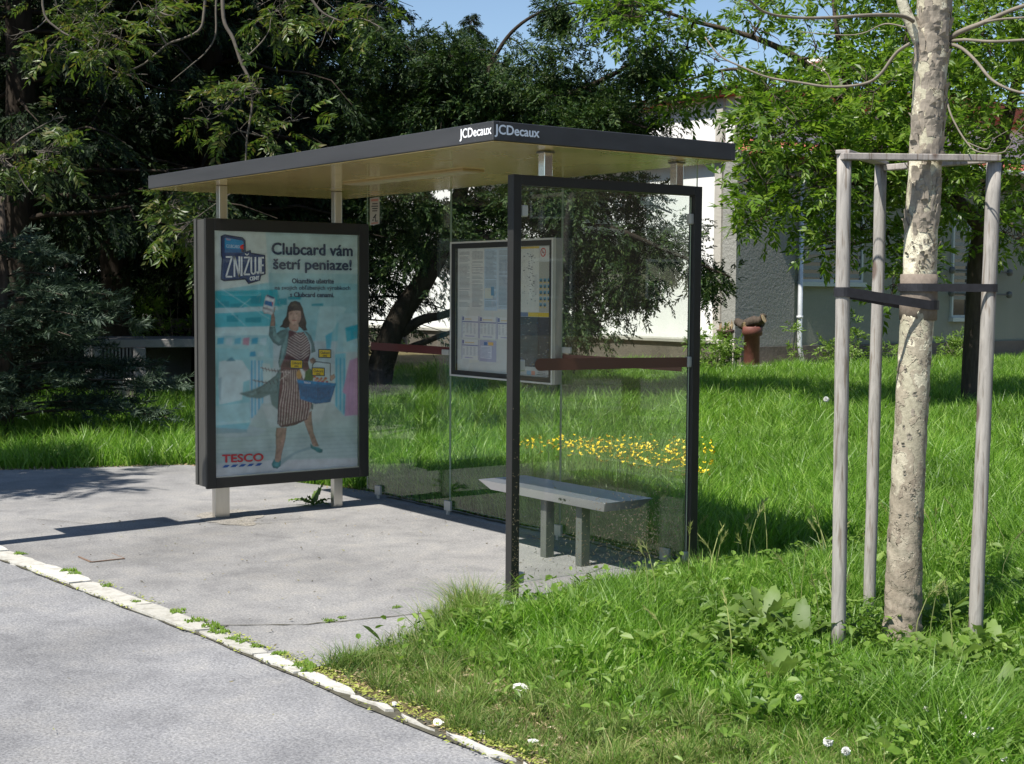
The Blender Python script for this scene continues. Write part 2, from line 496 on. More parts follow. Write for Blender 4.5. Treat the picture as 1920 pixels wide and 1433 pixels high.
def link(name, me, parent=None, bevel=0.0, smooth=False):
    o = bpy.data.objects.new(name, me)
    COL.objects.link(o)
    if parent is not None:
        o.parent = parent
        if parent.type == 'EMPTY':
            o.matrix_parent_inverse = Matrix.Translation(-parent.location)
    if bevel:
        b = o.modifiers.new('bevel', 'BEVEL'); b.width = bevel; b.segments = 2; b.limit_method = 'ANGLE'; b.angle_limit = R(40)
    return o
def npmesh(name, V, F, mat, parent=None, smooth=False, mi=None):
    """V (n,3), F (m,k) with k 3 or 4"""
    V = np.asarray(V, np.float32); F = np.asarray(F, np.int32)
    me = bpy.data.meshes.new(name)
    me.vertices.add(len(V)); me.vertices.foreach_set('co', V.ravel())
    m, k = F.shape
    me.loops.add(m*k); me.loops.foreach_set('vertex_index', F.ravel())
    me.polygons.add(m)
    me.polygons.foreach_set('loop_start', np.arange(0, m*k, k, dtype=np.int32))
    mats = mat if isinstance(mat, (list, tuple)) else [mat]
    for x in mats: me.materials.append(MT[x] if isinstance(x, str) else x)
    if mi is not None: me.polygons.foreach_set('material_index', np.asarray(mi, np.int32))
    me.polygons.foreach_set('use_smooth', np.full(m, smooth))
    me.update(calc_edges=True)
    return link(name, me, parent)
def tag(o, label=None, cat=None, group=None, kind=None):
    if label: o['label'] = label
    if cat: o['category'] = cat
    if group: o['group'] = group
    if kind: o['kind'] = kind
    return o
def empty(name, loc, label, cat, group=None):
    o = bpy.data.objects.new(name, None)
    COL.objects.link(o)
    o.location = loc
    o.empty_display_size = .2
    return tag(o, label, cat, group)
def copy_tree(o, parent=None):
    c = o.copy(); COL.objects.link(c)
    if parent is not None: c.parent = parent
    for ch in list(o.children): copy_tree(ch, c)
    return c
def textmesh(mb, body, origin, xdir, ydir, width, height, bold=0.0, lift=None, step=0.0004, skew=0.0):
    """letters laid flat on a surface; width/height in metres of the whole line's ink box"""
    cu = bpy.data.curves.new('letters', 'FONT'); cu.body = body
    cu.resolution_u = 3
    ob = bpy.data.objects.new('letters', cu); COL.objects.link(ob)
    dg = bpy.context.evaluated_depsgraph_get()
    me = bpy.data.meshes.new_from_object(ob.evaluated_get(dg))
    vs = np.array([v.co[:] for v in me.vertices]); fs = [tuple(p.vertices) for p in me.polygons]
    bpy.data.objects.remove(ob); bpy.data.curves.remove(cu)
    lo = vs.min(0); hi = vs.max(0)
    u = (vs[:, 0]-lo[0])/(hi[0]-lo[0]); w = (vs[:, 1]-lo[1])/(hi[1]-lo[1])
    bpy.data.meshes.remove(me)
    xd = np.asarray(xdir, float); yd = np.asarray(ydir, float); nd = np.cross(xd, yd)
    offs = [(0, 0)] if not bold else [(-bold, 0), (bold, 0), (0, bold*.7), (0, -bold*.7), (0, 0)]
    for i, (a, b) in enumerate(offs):
        P = np.asarray(origin, float)+np.outer(u*width+a+skew*w*height, xd)+np.outer(w*height+b, yd)+nd*(step*.1*i)
        mb.add(P, fs)
# ------------------------------------------------------------------ setting
def sheet(name, poly, z, mat):
    mb = MB(); mb.poly([(x, y, z) for x, y in poly])
    return tag(mb.build(name, mat), kind='structure')
sheet('ground', [(-400, -400), (400, -400), (400, 400), (-400, 400)], -.06, 'soil')
sheet('road', [(-120, -16), (60, -16), (60, -1.35), (3.2, -1.42), (2.0, -1.44), (1.3, -1.49), (.8, -1.52), (0, -1.53), (-1.2, -1.60), (-2.7, -1.66), (-6, -1.75), (-12, -1.9), (-120, -2.4)], -.010, 'road')
def wob(pts, amp, n=6):
    out = []
    for i in range(len(pts)):
        a = np.array(pts[i]); b = np.array(pts[(i+1) % len(pts)])
        L = np.linalg.norm(b-a); k = max(1, int(L/.12))
        for j in range(k):
            p = a+(b-a)*j/k
            q = amp if L > .3 else 0
            out.append((p[0]+random.uniform(-q, q), p[1]+random.uniform(-q, q)))
    return out
PAD = [(-30, -2.1), (-12, -1.94), (-6, -1.8), (-2.9, -1.70), (-1.4, -1.64), (-.3, -1.58), (.56, -1.51), (.52, -1.2), (.40, -1.05), (.46, -.9), (.27, -.56), (.05, -.05), (.03, .5), (-.08, 1.2), (-.1, 1.5),
       (-1.5, 1.52), (-3.2, 1.5), (-4.0, 1.5), (-4.75, 1.27), (-5.6, 1.1), (-6.4, 1.0), (-6.63, .3), (-6.75, -.15), (-6.95, -.55), (-7.3, -.8), (-9, -1.0), (-30, -1.1)]
sheet('pavement', wob(PAD, .018), 0.0, 'asphalt')
# cracks and the joint line across the pad: thin dark strips laid on the surface
def crack(pts, w, name='pavement_joint'):
    mb = MB()
    L = []; Rr = []
    P = []
    for i in range(len(pts)-1):
        a = np.array(pts[i]); b = np.array(pts[i+1]); k = max(2, int(np.linalg.norm(b-a)/.05))
        for j in range(k): P.append(a+(b-a)*j/k)
    P.append(np.array(pts[-1]))
    for i, p in enumerate(P):
        d = P[min(i+1, len(P)-1)]-P[max(i-1, 0)]; d = d/np.linalg.norm(d); nn = np.array([-d[1], d[0]])
        c = p+nn*random.uniform(-.008, .008); ww = w*random.uniform(.2, 1.2)
        L.append((c[0]+nn[0]*ww, c[1]+nn[1]*ww, .004)); Rr.append((c[0]-nn[0]*ww, c[1]-nn[1]*ww, .004))
    b = len(L)
    mb.add(L+Rr, [(i, i+1, b+i+1, b+i) for i in range(b-1)])
    return tag(mb.build(name, 'crack'), kind='structure')
MT['crack'] = plain('crack_dirt', (.085, .08, .06), .95, 0, .3, 30, .1)
crack([(-.42, -1.5), (-.30, -1.35), (-.15, -1.1), (-.08, -.78), (-.03, -.45), (.02, -.1)], .007)
crack([(.0, .05), (-.03, .5), (-.06, 1.0), (-.12, 1.3)], .012)
crack([(-.2, 1.42), (-1.2, 1.44), (-2.4, 1.45), (-3.6, 1.44)], .02)
# darker tar-patched strip and worn patch, as sheets on the pavement
def patch(cx_, cy_, rx, ry, seed, mat, z):
    r = np.random.default_rng(seed); q = []
    ph = r.uniform(0, 6.28, 6)
    for k in range(72):
        t = 2*PI*k/72; f = 1+.16*math.sin(2*t+ph[0])+.12*math.sin(3*t+ph[1])+.07*math.sin(5*t+ph[2])+.05*math.sin(9*t+ph[3])+.03*math.sin(14*t+ph[4])
        q.append((cx_+rx*f*math.cos(t), cy_+ry*f*math.sin(t)))
    return sheet('pavement_patch', q, z, mat)
patch(-3.35, -.0, .34, .22, 6, 'asphalt_grit', .0028)
# kerb of long white stones
mb = MB()
kx = [-14.2, -12.4, -10.8, -9.1, -7.4, -5.75, -4.3, -2.93, -2.36, -1.74, -1.02, -.32, .22, .60, 1.02, 1.34, 1.62, 2.05, 2.6, 3.1]
_F = np.array([onplane(px, py, 2, 0)[:2] for px, py in ((0, 1046), (200, 1123), (400, 1198), (560, 1265), (700, 1328), (960, 1432))])
_B = np.array([onplane(px, py, 2, 0)[:2] for px, py in ((20, 1033), (200, 1099), (400, 1177), (560, 1247), (700, 1313), (960, 1418))])
def kf(x): return float(np.interp(x, [-120, -12, -6]+list(_F[:, 0])+[3.2], [-2.6, -2.06, -1.90]+list(_F[:, 1])+[_F[-1, 1]+.04]))
def kb(x): return float(np.interp(x, [-120, -12, -6]+list(_B[:, 0])+[3.2], [-2.4, -1.92, -1.78]+list(_B[:, 1])+[_B[-1, 1]+.04]))
for i in range(len(kx)-1):
    a, b = kx[i]+.013, kx[i+1]-.012
    if a > 1.0:
        b = a+(b-a)*random.uniform(.7, .95)
    top = .005+random.uniform(-.003, .004)
    n = max(3, int((b-a)/.07))
    f = []; k = []
    sh = random.uniform(-.005, .005)
    for j in range(n+1):
        x = a+(b-a)*j/n
        sk = .025
        ch = .008 if j in (0, n) else 0
        shrink = .035 if x > 1.0 else 0
        f.append((x, kf(x)+random.uniform(-.008, .008)+ch+sh+shrink*random.random()))
        k.append((x+sk, kb(x)+random.uniform(-.007, .007)-ch+sh-shrink*random.random()))
    out = f+k[::-1]
    vs = [(p[0], p[1], top+random.uniform(-.002, .002)) for p in out]+[(p[0], p[1]-(.006 if q <= n else -.006), -.05) for q, p in enumerate(out)]
    m = len(out)
    fs = [(q, q+1, m-2-q, m-1-q) for q in range(n)]
    fs += [(q, q+m, (q+1) % m+m, (q+1) % m) for q in range(m)]
    mb.add(vs, fs)
tag(mb.build('kerb', 'kerb', bevel=.005), kind='structure')
bed = [(x, kf(x)-.014+random.uniform(-.008, .008)) for x in np.arange(-14, 2.3, .12)]+[(x, kb(x)+.020+random.uniform(-.010, .010)) for x in np.arange(2.3, -14, -.12)]
sheet('kerb_bed', bed, -.0035, 'crack')
crack([(-4.1, -1.2), (-3.6, -.9), (-3.5, -.5), (-3.05, -.15), (-2.9, .3)], .003)
crack([(-.62, 1.38), (-.35, .8), (-.12, .62)], .003)
# small access cover in the pavement
t = empty('access_cover', (-2.36, -1.30, 0), 'small rectangular rusty-edged access cover set in the pavement near the kerb', 'access cover')
mb = MB(); mb.box(-2.455, -2.265, -1.395, -1.205, .003, .007); mb.build('plate', 'asphalt', t)
mb = MB()
mb.box(-2.262, -2.253, -1.40, -1.20, .003, .0075); mb.box(-2.47, -2.262, -1.408, -1.399, .003, .0075)
mb.box(-2.47, -2.262, -1.202, -1.196, .003, .006); mb.build('rim', 'rust', t)

# ------------------------------------------------------------------ buildings
bw = empty('white_building', (-20, 18.2, 0), 'tall white rendered building with a plain wall behind the drooping conifer', 'building')
mb = MB(); mb.box(-62, -16.55, 18.15, 34, .5, 5.92); mb.build('wall', 'white_wall', bw)
mb = MB(); mb.box(-17.05, -16.83, 18.05, 18.15, .5, 5.9); mb.build('pilaster', 'ledge', bw)
mb = MB()
mb.box(-62.2, -16.35, 17.9, 34.2, 5.92, 6.06)
mb.prism([(-16.3, 17.8, 6.06), (-16.3, 34.3, 6.06), (-16.3, 26, 6.6)], (-46, 0, 0)); mb.build('roof', 'tiles', bw)
for x in (-52, -46.5, -41):
    mb = MB(); mb.box(x-.7, x+.7, 18.06, 18.15, 2.0, 3.6); w = mb.build('window', 'win_frame', bw)
    mb = MB(); mb.box(x-.6, x-.04, 18.045, 18.06, 2.1, 3.5); mb.box(x+.04, x+.6, 18.045, 18.06, 2.1, 3.5); mb.build('pane', 'win_glass', w)
t = tag(MB().box(-62, -16.2, 17.55, 18.14, -.06, .52).build('retaining_wall', 'plinth'), 'low brown concrete retaining wall at the foot of the white building', 'retaining wall')
mb = MB(); mb.box(-62, -16.15, 17.48, 18.14, .523, .60); mb.build('coping', 'ledge', t, bevel=.01)

bh = empty('grey_house', (-18, 24, 0), 'grey rendered house with red tiled roof behind the bright green leaves', 'house')
mb = MB(); mb.box(-26, -16.12, 18.17, 44, .45, 4.72); mb.build('wall', 'smooth_wall', bh)
mb = MB(); mb.box(-16.12, -16.08, 17.78, 19.62, .45, 4.70); mb.box(-16.5, -16.12, 17.78, 18.13, .45, 4.7); mb.build('rough_panel', 'rough_wall', bh)
mb = MB(); mb.box(-26, -16.05, 17.95, 44, -.06, .45); mb.build('plinth', 'plinth', bh)
mb = MB(); mb.box(-16.05, -15.2, 18.3, 44, -.06, .06); mb.build('apron', 'ledge', bh, bevel=.01)
mb = MB()
mb.prism([(-15.55, 17.9, 4.66), (-26.4, 17.9, 4.66), (-21, 21.5, 7.6)], (0, .001, 0))
mb.v = []; mb.f = []; mb.m = []
mb.add([(-15.5, 17.9, 4.70), (-15.5, 44.4, 4.70), (-21, 41, 6.55), (-21, 21.5, 6.55), (-26.5, 17.9, 4.70), (-26.5, 44.4, 4.70),
        (-15.5, 17.9, 4.60), (-15.5, 44.4, 4.60), (-26.5, 17.9, 4.60), (-26.5, 44.4, 4.60)],
       [(0, 1, 2, 3), (0, 3, 4), (4, 3, 2, 5), (1, 5, 2), (6, 7, 1, 0), (0, 4, 8, 6), (6, 8, 9, 7), (7, 9, 5, 1), (4, 5, 9, 8)])
rf = mb.build('roof', 'tiles', bh)
mb = MB(); mb.tube([(-15.45, 17.9, 4.66), (-15.45, 44.4, 4.62)], .07, 10); mb.build('gutter', 'pipe', rf, True)
mb = MB(); mb.box(-20.3, -19.6, 24.5, 25.3, 6.2, 7.7); mb.box(-20.36, -19.54, 24.44, 25.36, 7.7, 7.8); mb.build('chimney', 'white_wall', rf)
def window(y0, y1, z0, z1, mull, sill=True):
    w = MB()
    w.box(-16.12, -16.06, y0-.06, y0, z0-.06, z1+.06); w.box(-16.12, -16.06, y1, y1+.06, z0-.06, z1+.06)
    w.box(-16.12, -16.06, y0, y1, z0-.06, z0); w.box(-16.12, -16.06, y0, y1, z1, z1+.06)
    for q in mull: w.box(-16.118, -16.063, q-.035, q+.035, z0, z1)
    fr = w.build('window', 'win_frame', bh)
    MB().box(-16.119, -16.10, y0, y1, z0, z1).build('pane', 'win_glass', fr)
    b = MB()
    k = int((z1-z0)/.16)
    for i in range(k):
        z = z0+.35*(z1-z0 > 2)+(z1-z0)*(i+.5)/k
        if z > z1-.03: break
        b.box(-16.098, -16.085, y0+.02, y1-.02, z-.05, z+.045)
    b.build('blind', 'blind', fr)
    if sill: MB().box(-16.12, -15.98, y0-.1, y1+.1, z0-.16, z0-.062).build('sill', 'win_frame', fr)
window(19.85, 21.85, 1.95, 3.5, (20.55,))
window(25.3, 25.85, 1.12, 3.6, ())
window(29.2, 30.6, 1.95, 3.5, (29.9,))
window(35, 36.4, 1.95, 3.5, (35.7,))
mb = MB()
mb.tube([(-15.97, 19.68, 4.6), (-15.97, 19.70, .5), (-15.9, 19.72, .05)], .055, 10)
dp = mb.build('downpipe', 'pipe', bh, True)
for z in (1.1, 2.4, 3.7): mb = MB(); mb.tube([(-15.97, 19.69, z-.03), (-15.97, 19.69, z+.03)], .075, 10); mb.build('bracket', 'pipe', dp, True)
for z in (2.22, 1.66):
    mb = MB(); mb.tube([(-15.9, 25.0, z), (-15.9, 27.35, z-.03)], .022, 8)
    g = mb.build('guard_bar', 'leg_dark', bh, True)
    for y in (25.0, 27.35):
        mb = MB(); mb.lathe([(.005, -.09), (.06, -.075), (.08, -.02), (.08, .02), (.06, .075), (.005, .09)], (-15.9, y, z-(.03 if y > 26 else 0)), 12); mb.build('knob', 'leg_dark', g, True)

# clay drain pipe used as a planter, pot, cut logs and hose by the house corner
def groundat(px, py, z=0): return onplane(px, py, 2, z)
pc = np.array([-15.35, 17.55, 0.0])
t = empty('clay_pipe', tuple(pc), 'upright red clay drain pipe standing by the house corner', 'clay pipe')
mb = MB(); mb.lathe([(.16, -.05), (.17, .0), (.165, .72), (.215, .74), (.22, .90), (.20, .92), (.17, .92), (.16, .6)], pc, 24); mb.build('barrel', 'clay', t, True)
mb = MB(); mb.lathe([(.20, .02), (.205, .05), (.205, .10), (.17, .11)], pc, 24); mb.build('foot_collar', 'conc_dark', t, True)
t = empty('flower_pot', (-15.75, 17.2, .62), 'round brown flower pot on the coping beside the clay pipe', 'flower pot')
mb = MB(); mb.lathe([(.13, 0), (.17, .16), (.19, .17), (.19, .23), (.17, .23), (.15, .2)], (-15.8, 17.22, .62), 20); mb.build('bowl', 'pot', t, True)
mb = MB()
for k in range(26):
    a = random.uniform(0, 2*PI); r = random.uniform(.0, .14); p = np.array([-15.8+r*math.cos(a), 17.22+r*math.sin(a), .8])
    d = np.array([random.uniform(-.12, .12), random.uniform(-.12, .12), random.uniform(.1, .28)])
    s = np.cross(d, [0.3, .2, .9]); s = s/np.linalg.norm(s)*.03
    mb.poly([p, p+d*.5+s, p+d, p+d*.5-s])
mb.build('withered_leaves', 'straw', t)
for i, (dx, dy, dz, az, tl, L, r, lab) in enumerate([(.0, -.05, .93, .4, .35, .5, .10, 'thick knobbly cut log leaning on top of the clay pipe'), (.1, .15, .93, 1.3, 1.2, .36, .075, 'short upright cut log standing on the clay pipe'), (-.22, -.1, .92, 2.6, .2, .42, .08, 'pale cut log lying between clay pipe and flower pot')]):
    t = empty('cut_log', tuple(pc+[dx, dy, dz]), lab, 'log')
    d = np.array([math.cos(az)*math.cos(tl), math.sin(az)*math.cos(tl), math.sin(tl)])
    p = pc+np.array([dx, dy, dz+r*.6]); mb = MB(); pts = [p+d*L*(q/5-.4)+np.array([random.uniform(-.02, .02) for _ in range(3)]) for q in range(6)]
    mb.tube(pts, [r*random.uniform(.85, 1.15) for _ in range(6)], 12, False, .12); mb.build('bark', 'bark', t, True)
    mb = MB(); mb.tube([pts[0]-d*.003, pts[0]+d*.004], r*.92, 12); mb.build('cut_end', 'logcut', t); mb = MB(); mb.tube([pts[-1]-d*.004, pts[-1]+d*.003], r*.92, 12); mb.build('cut_end', 'logcut', t)
mb = MB()
pts = []
for k in range(70):
    a = k/70*2*PI*3; rr = .22+.1*math.sin(a*.7)
    pts.append((-15.5+.1*math.sin(a*1.3), 16.95+rr*math.cos(a)*.8, max(.03, .32+.30*math.sin(a)+.1*math.sin(2.2*a))))
pts = [(-15.7, 17.25, .66), (-15.5, 17.2, .5)]+pts+[(-15.3, 17.2, .05), (-15.0, 17.6, .03)]
mb.tube(pts, .016, 6); tag(mb.build('garden_hose', 'hose', smooth=True), 'pale garden hose hanging in loops from the retaining wall corner', 'hose')
for i, (x, y, r, lab) in enumerate([(-15.2, 17.1, .17, 'pale rough stone lying by the foot of the clay pipe'), (-14.9, 17.9, .13, 'small stone on the dirt right of the clay pipe'), (-15.1, 16.7, .12, 'small pale stone under the hanging garden hose')]):
    mb = MB(); mb.lathe([(r*.7, 0), (r, r*.3), (r*.8, r*.6), (r*.3, r*.75)], (x, y, 0), 9)
    mb.v = [(p[0]+random.uniform(-.03, .03), p[1]+random.uniform(-.03, .03), p[2]) for p in mb.v]
    tag(mb.build('stone', 'ledge'), lab, 'stone')

# dark concrete enclosure on the left, under the trees
b0 = groundat(185, 757); b1 = groundat(415, 752)
dx = (b1-b0); Ld = np.linalg.norm(dx[:2]); dx = dx/Ld; dn = np.array([-dx[1], dx[0], 0])
if dn@(CAM-b0) > 0: dn = -dn
t = empty('concrete_enclosure', tuple(b0), 'low dark concrete enclosure with pillars under the trees left of the advert', 'enclosure')
F = Matrix(((dx[0], dn[0], 0, b0[0]), (dx[1], dn[1], 0, b0[1]), (0, 0, 1, 0), (0, 0, 0, 1)))
ux = lambda px: float((groundat(px, 757)-b0)@dx)
mb = MB(); mb.box(ux(176), ux(415), .12, 1.6, .78, .90, F); mb.build('slab', 'conc_dark', t, bevel=.01)
mb = MB(); mb.box(ux(178), ux(415), 1.45, 1.58, -.05, .78, F); mb.build('back_panel', 'conc_dark', t)
for a, b in ((178, 190), (254, 278), (404, 415)):
    mb = MB(); mb.box(ux(a), ux(b), .0, 1.45, -.05, .778, F); mb.build('pillar', 'conc_dark', t, bevel=.01)
mb = MB()
nb = 9
for k in range(nb):
    a = ux(190)+(ux(254)-ux(190))*k/nb; b = ux(190)+(ux(254)-ux(190))*(k+1)/nb
    mb.box(a+.012, b-.012, .15, .22, .0, .775, F)
mb.build('board_panel', 'conc_dark', t)
mb = MB(); mb.box(ux(200), ux(254), -.3, .0, -.05, .12, F); mb.box(ux(214), ux(252), -.02, .14, -.05, .27, F); mb.build('step', 'ledge', t, bevel=.01)
mb = MB(); mb.lathe([(.12, 0), (.14, .2), (.14, .24), (.11, .24)], tuple(np.array(b0)+dx*ux(241)-dn*.12+np.array([0, 0, .12])), 14)
tag(mb.build('concrete_bucket', 'ledge', smooth=True), 'small pale round bucket on the step of the dark enclosure', 'bucket')
w0 = groundat(60, 700); w1 = groundat(420, 690)
mb = MB(); d = (w1-w0)/np.linalg.norm(w1-w0); nn = np.array([-d[1], d[0], 0])
mb.prism([w0+np.array([0, 0, -.06]), w1+np.array([0, 0, -.06]), w1+np.array([0, 0, .95]), w0+np.array([0, 0, .95])], nn*.25)
t = tag(mb.build('boundary_wall', 'conc_dark'), 'dark low wall running behind the concrete enclosure under the trees', 'wall')
mb = MB(); c0 = w0-nn*.05; c1 = w1-nn*.05
mb.prism([c0+np.array([0, 0, .952]), c1+np.array([0, 0, .952]), c1+np.array([0, 0, 1.03]), c0+np.array([0, 0, 1.03])], nn*.35); mb.build('coping', 'conc_dark', t)

# apartment block across the street, seen only in the glass
ab = empty('apartment_block', (40, 27, 0), 'apartment block across the street mirrored in the shelter glass', 'apartment block')
A = Matrix.Translation((38, 27, 0)) @ Matrix.Rotation(R(-54), 4, 'Z')
mb = MB(); mb.box(-22, 22, 0, 12, 0, 13, A); mb.build('wall', stucco('block_render', (.10, .075, .055), 12, .01), ab)
mb = MB(); mb.box(-22.6, 22.6, -.6, 12.6, 13.02, 13.5, A); mb.build('roof', 'tiles', ab)
for fl in range(4):
    for k in range(10):
        x = -19.8+k*4.4; z = 1.4+fl*3.0
        mb = MB(); mb.box(x-.8, x+.8, -.06, 0, z, z+1.5, A); w = mb.build('window', 'win_frame', ab)
        mb = MB(); mb.box(x-.7, x+.7, -.075, -.06, z+.1, z+1.4, A); mb.build('pane', 'win_glass', w)
# ------------------------------------------------------------------ bus shelter
XR, XL, YF, YB, Z1, Z2 = .191, -4.152, -.264, 1.385, 2.341, 2.434
GY = 1.36
bs = empty('bus_shelter', (-2, .6, 0), 'dark grey glass bus shelter with flat roof and advert case beside the lawn', 'bus shelter')
# roof
mb = MB()
th = .035
mb.box(XL, XR, YF, YF+th, Z1, Z2); mb.box(XL, XR, YB-th, YB, Z1, Z2)
mb.box(XL, XL+th, YF+th, YB-th, Z1, Z2); mb.box(XR-th, XR, YF+th, YB-th, Z1, Z2)
mb.box(XL+th, XR-th, YF+th, YB-th, Z2-.02, Z2-.004)
roof = mb.build('roof', 'fascia', bs, bevel=.003)
mb = MB(); mb.box(XL+.012, XR-.012, YF+.012, YB-.012, Z1-.006, Z1-.002); mb.box(XL+th+.002, XR-th-.002, YF+th+.002, YB-th-.002, Z1-.002, Z1+.02)
mb.build('soffit', 'soffit', roof)
zs = Z1-.006
mb = MB(); mb.box(-2.62, -1.18, .49, .65, zs-.012, zs-.0005); lf = mb.build('light_fitting', plain('light_fitting', (.40, .31, .15), .3), roof, bevel=.003)
mb = MB(); mb.box(-2.60, -1.20, .51, .63, zs-.0145, zs-.0125); mb.build('diffuser', plain('light_diffuser', (.50, .42, .26), .35), lf)
o2 = onplane(928, 258, 0, XR+.002); e2 = onplane(1011, 262, 0, XR+.002)
mb = MB()
o = onplane(862, 260, 1, YF-.002); e = onplane(921, 255, 1, YF-.002); zt = onplane(862, 239, 1, YF-.002)[2]
textmesh(mb, 'JCDecaux', (o[0], YF-.0018, 2.357), (1, 0, 0), (0, 0, 1), e[0]-o[0], .060, .0016)
mb.build('lettering', 'white_letter', roof)
mb = MB(); textmesh(mb, 'JCDecaux', (XR+.0018, o2[1], 2.357), (0, 1, 0), (0, 0, 1), e2[1]-o2[1], .060, .0020)
mb.build('lettering', plain('pale_blue_letter', (.62, .68, .76), .5), roof)
# side frame
mb = MB()
mb.box(-.052, 0, 0, .052, -.03, 2.203); mb.box(-.052, 0, 1.268, 1.322, -.03, 2.203); mb.box(-.052, 0, .052, 1.268, 2.150, 2.203)
sf = mb.build('side_frame', 'dark_paint', bs, bevel=.003)
for y in (.20, 1.125):
    mb = MB(); mb.box(-.058, -.004, y, y+.054, 2.203, Z1-.008); mb.build('roof_post', 'chrome', sf, bevel=.003)
    mb = MB(); mb.box(-.066, .004, y-.008, y+.062, Z1-.0165, Z1-.0085); mb.build('cap_plate', 'leg_dark', sf)
def pane(name, x0, x1, y0, y1, z0, z1, gm, parent, thin):
    """a sheet of glass with edge faces of their own material; thin = axis of thickness"""
    m = MB(); m.box(x0, x1, y0, y1, z0, z1)
    for i in range(6):
        f = m.f[i]
        c = np.array([m.v[j] for j in f]); ext = c.max(0)-c.min(0)
        m.m[i] = 0 if ext[thin] < 1e-6 else 1
    return m.build(name, [gm, 'glass_edge'], parent)
sg = pane('side_glass', -.034, -.026, .058, 1.262, .088, 2.142, 'glass_side', bs, 0)
for y, z in ((.085, 2.02), (1.262, 2.02), (.072, 1.225), (1.262, 1.215), (.075, .115), (1.262, .10)):
    mb = MB(); mb.box(-.046, -.012, y-.020, y+.020, z-.030, z+.030); mb.build('clamp', 'clamp', sg, bevel=.006)
mb = MB()
pts = []
for k in range(9):
    a = PI/2+PI*k/8; pts.append((-.0255, .195+.032*math.cos(a), 1.226+.032*math.sin(a)))
pts += [(-.0255, 1.245, 1.187), (-.0255, 1.245, 1.242)]
mb.prism(pts, (.003, 0, 0)); mb.build('safety_strip', 'strip', sg)
# dried clippings stuck to the lower glass
V = []; F = []
for k in range(900):
    y = 1.2-abs(random.gauss(0, .38)); z = .12+abs(random.gauss(0, .19))
    if y < .09 or z > .62: continue
    if random.random() < .25: y = random.uniform(.09, 1.22); z = random.uniform(.1, .5)
    l = random.uniform(.004, .014); w = random.uniform(.0012, .0026); a = random.uniform(0, PI)
    c, s_ = math.cos(a)*l, math.sin(a)*l
    b = len(V)
    V += [(-.0245, y-c, z-s_), (-.0235, y+s_/l*w, z-c/l*w), (-.0245, y+c, z+s_), (-.0235, y-s_/l*w, z+c/l*w)]; F.append((b, b+1, b+2, b+3))
for k in range(140):
    z = abs(random.gauss(0, .45))*.8; y = random.uniform(.006, .046)
    l = random.uniform(.003, .008); a = random.uniform(0, PI); w = .0015
    c, s_ = math.cos(a)*l, math.sin(a)*l
    b = len(V)
    V += [(.0012, y-c, z-s_), (.002, y+s_/l*w, z-c/l*w), (.0012, y+c, z+s_), (.002, y-s_/l*w, z+c/l*w)]; F.append((b, b+1, b+2, b+3))
tag(npmesh('dried_clippings', V, F, 'straw', bs), kind='stuff')
# back glass
for i, (a, b) in enumerate([(-3.775, -2.611), (-2.603, -1.330), (-1.322, -.090)]):
    g = pane('back_glass', a, b, GY, GY+.010, .055, Z1-.008, 'glass', bs, 1)
    if i != 1:
        mb = MB(); x0 = a+(.07 if i == 0 else .02); x1 = b-(.0 if i == 0 else .10)
        mb.box(x0, x1, GY-.004, GY-.0005, 1.150, 1.208); mb.build('safety_strip', 'strip_red', g)
for x in (-3.58, -2.607, -1.326, -.30):
    mb = MB(); mb.box(x-.040, x+.040, GY-.022, GY-.002, .028, .10); mb.box(x-.014, x+.014, GY-.020, GY-.004, -.03, .03); mb.build('foot_bracket', 'clamp', bs, bevel=.003)
for x, z in ((-2.645, 1.17), (-1.25, 1.235)):
    mb = MB(); mb.box(x-.045, x+.045, GY-.02, GY-.002, z-.02, z+.02); mb.build('glass_clamp', 'clamp', bs, bevel=.006)
# warning sticker on the back glass
st = MB()
def bq(px, py, k): return onplane(px, py, 1, GY-.003-.0006*k)
st.cur = 0; st.poly([bq(693.5, 372, 0), bq(711.5, 369, 0), bq(711.5, 420, 0), bq(693.5, 423, 0)][::-1])
st.cur = 1; st.poly([bq(696, 374, 1), bq(709, 373, 1), bq(709, 377, 1), bq(696, 378, 1)][::-1])
st.poly([bq(696, 418, 1), bq(709, 416.5, 1), bq(709, 419, 1), bq(696, 421, 1)][::-1])
st.cur = 2
for y, a, b in ((382.5, 698, 708), (387, 696.5, 709), (391.5, 698, 708), (395.8, 698, 707.5)): st.poly([bq(a, y-1, 1), bq(b, y-1.3, 1), bq(b, y+.6, 1), bq(a, y+.9, 1)][::-1])
st.poly([bq(699, 409, 1), bq(704.5, 401, 1), bq(706, 402.5, 1), bq(705.5, 404, 1), bq(701.5, 410, 1)][::-1])
st.poly([bq(698, 412, 1), bq(701, 411.5, 1), bq(700.5, 414, 1), bq(698, 414.3, 1)][::-1])
st.poly([bq(703.5, 407, 1), bq(705, 406, 1), bq(704.7, 414, 1), bq(708.5, 413.8, 1), bq(708.5, 415.2, 1), bq(703.2, 416, 1)][::-1])
st.build('camera_sticker', [plain('sticker_grey', (.42, .40, .36), .5), plain('sticker_red', (.45, .18, .14), .5), 'black'], bs)

# ---- advert case at the far end
ac = bpy.data.objects.new('advert_case', None); COL.objects.link(ac); ac.parent = bs; ac.matrix_parent_inverse = Matrix.Translation(-bs.location)
PX = -3.30
y0, y1, z0, z1 = -.200, 1.098, .222, 2.100
iy0, iy1, iz0, iz1 = -.132, 1.017, .295, 2.017
def ringbox(m, xa, xb, oy0, oy1, oz0, oz1, a, b, c, d):
    m.box(xa, xb, oy0, a, oz0, oz1); m.box(xa, xb, b, oy1, oz0, oz1); m.box(xa, xb, a, b, oz0, c); m.box(xa, xb, a, b, d, oz1)
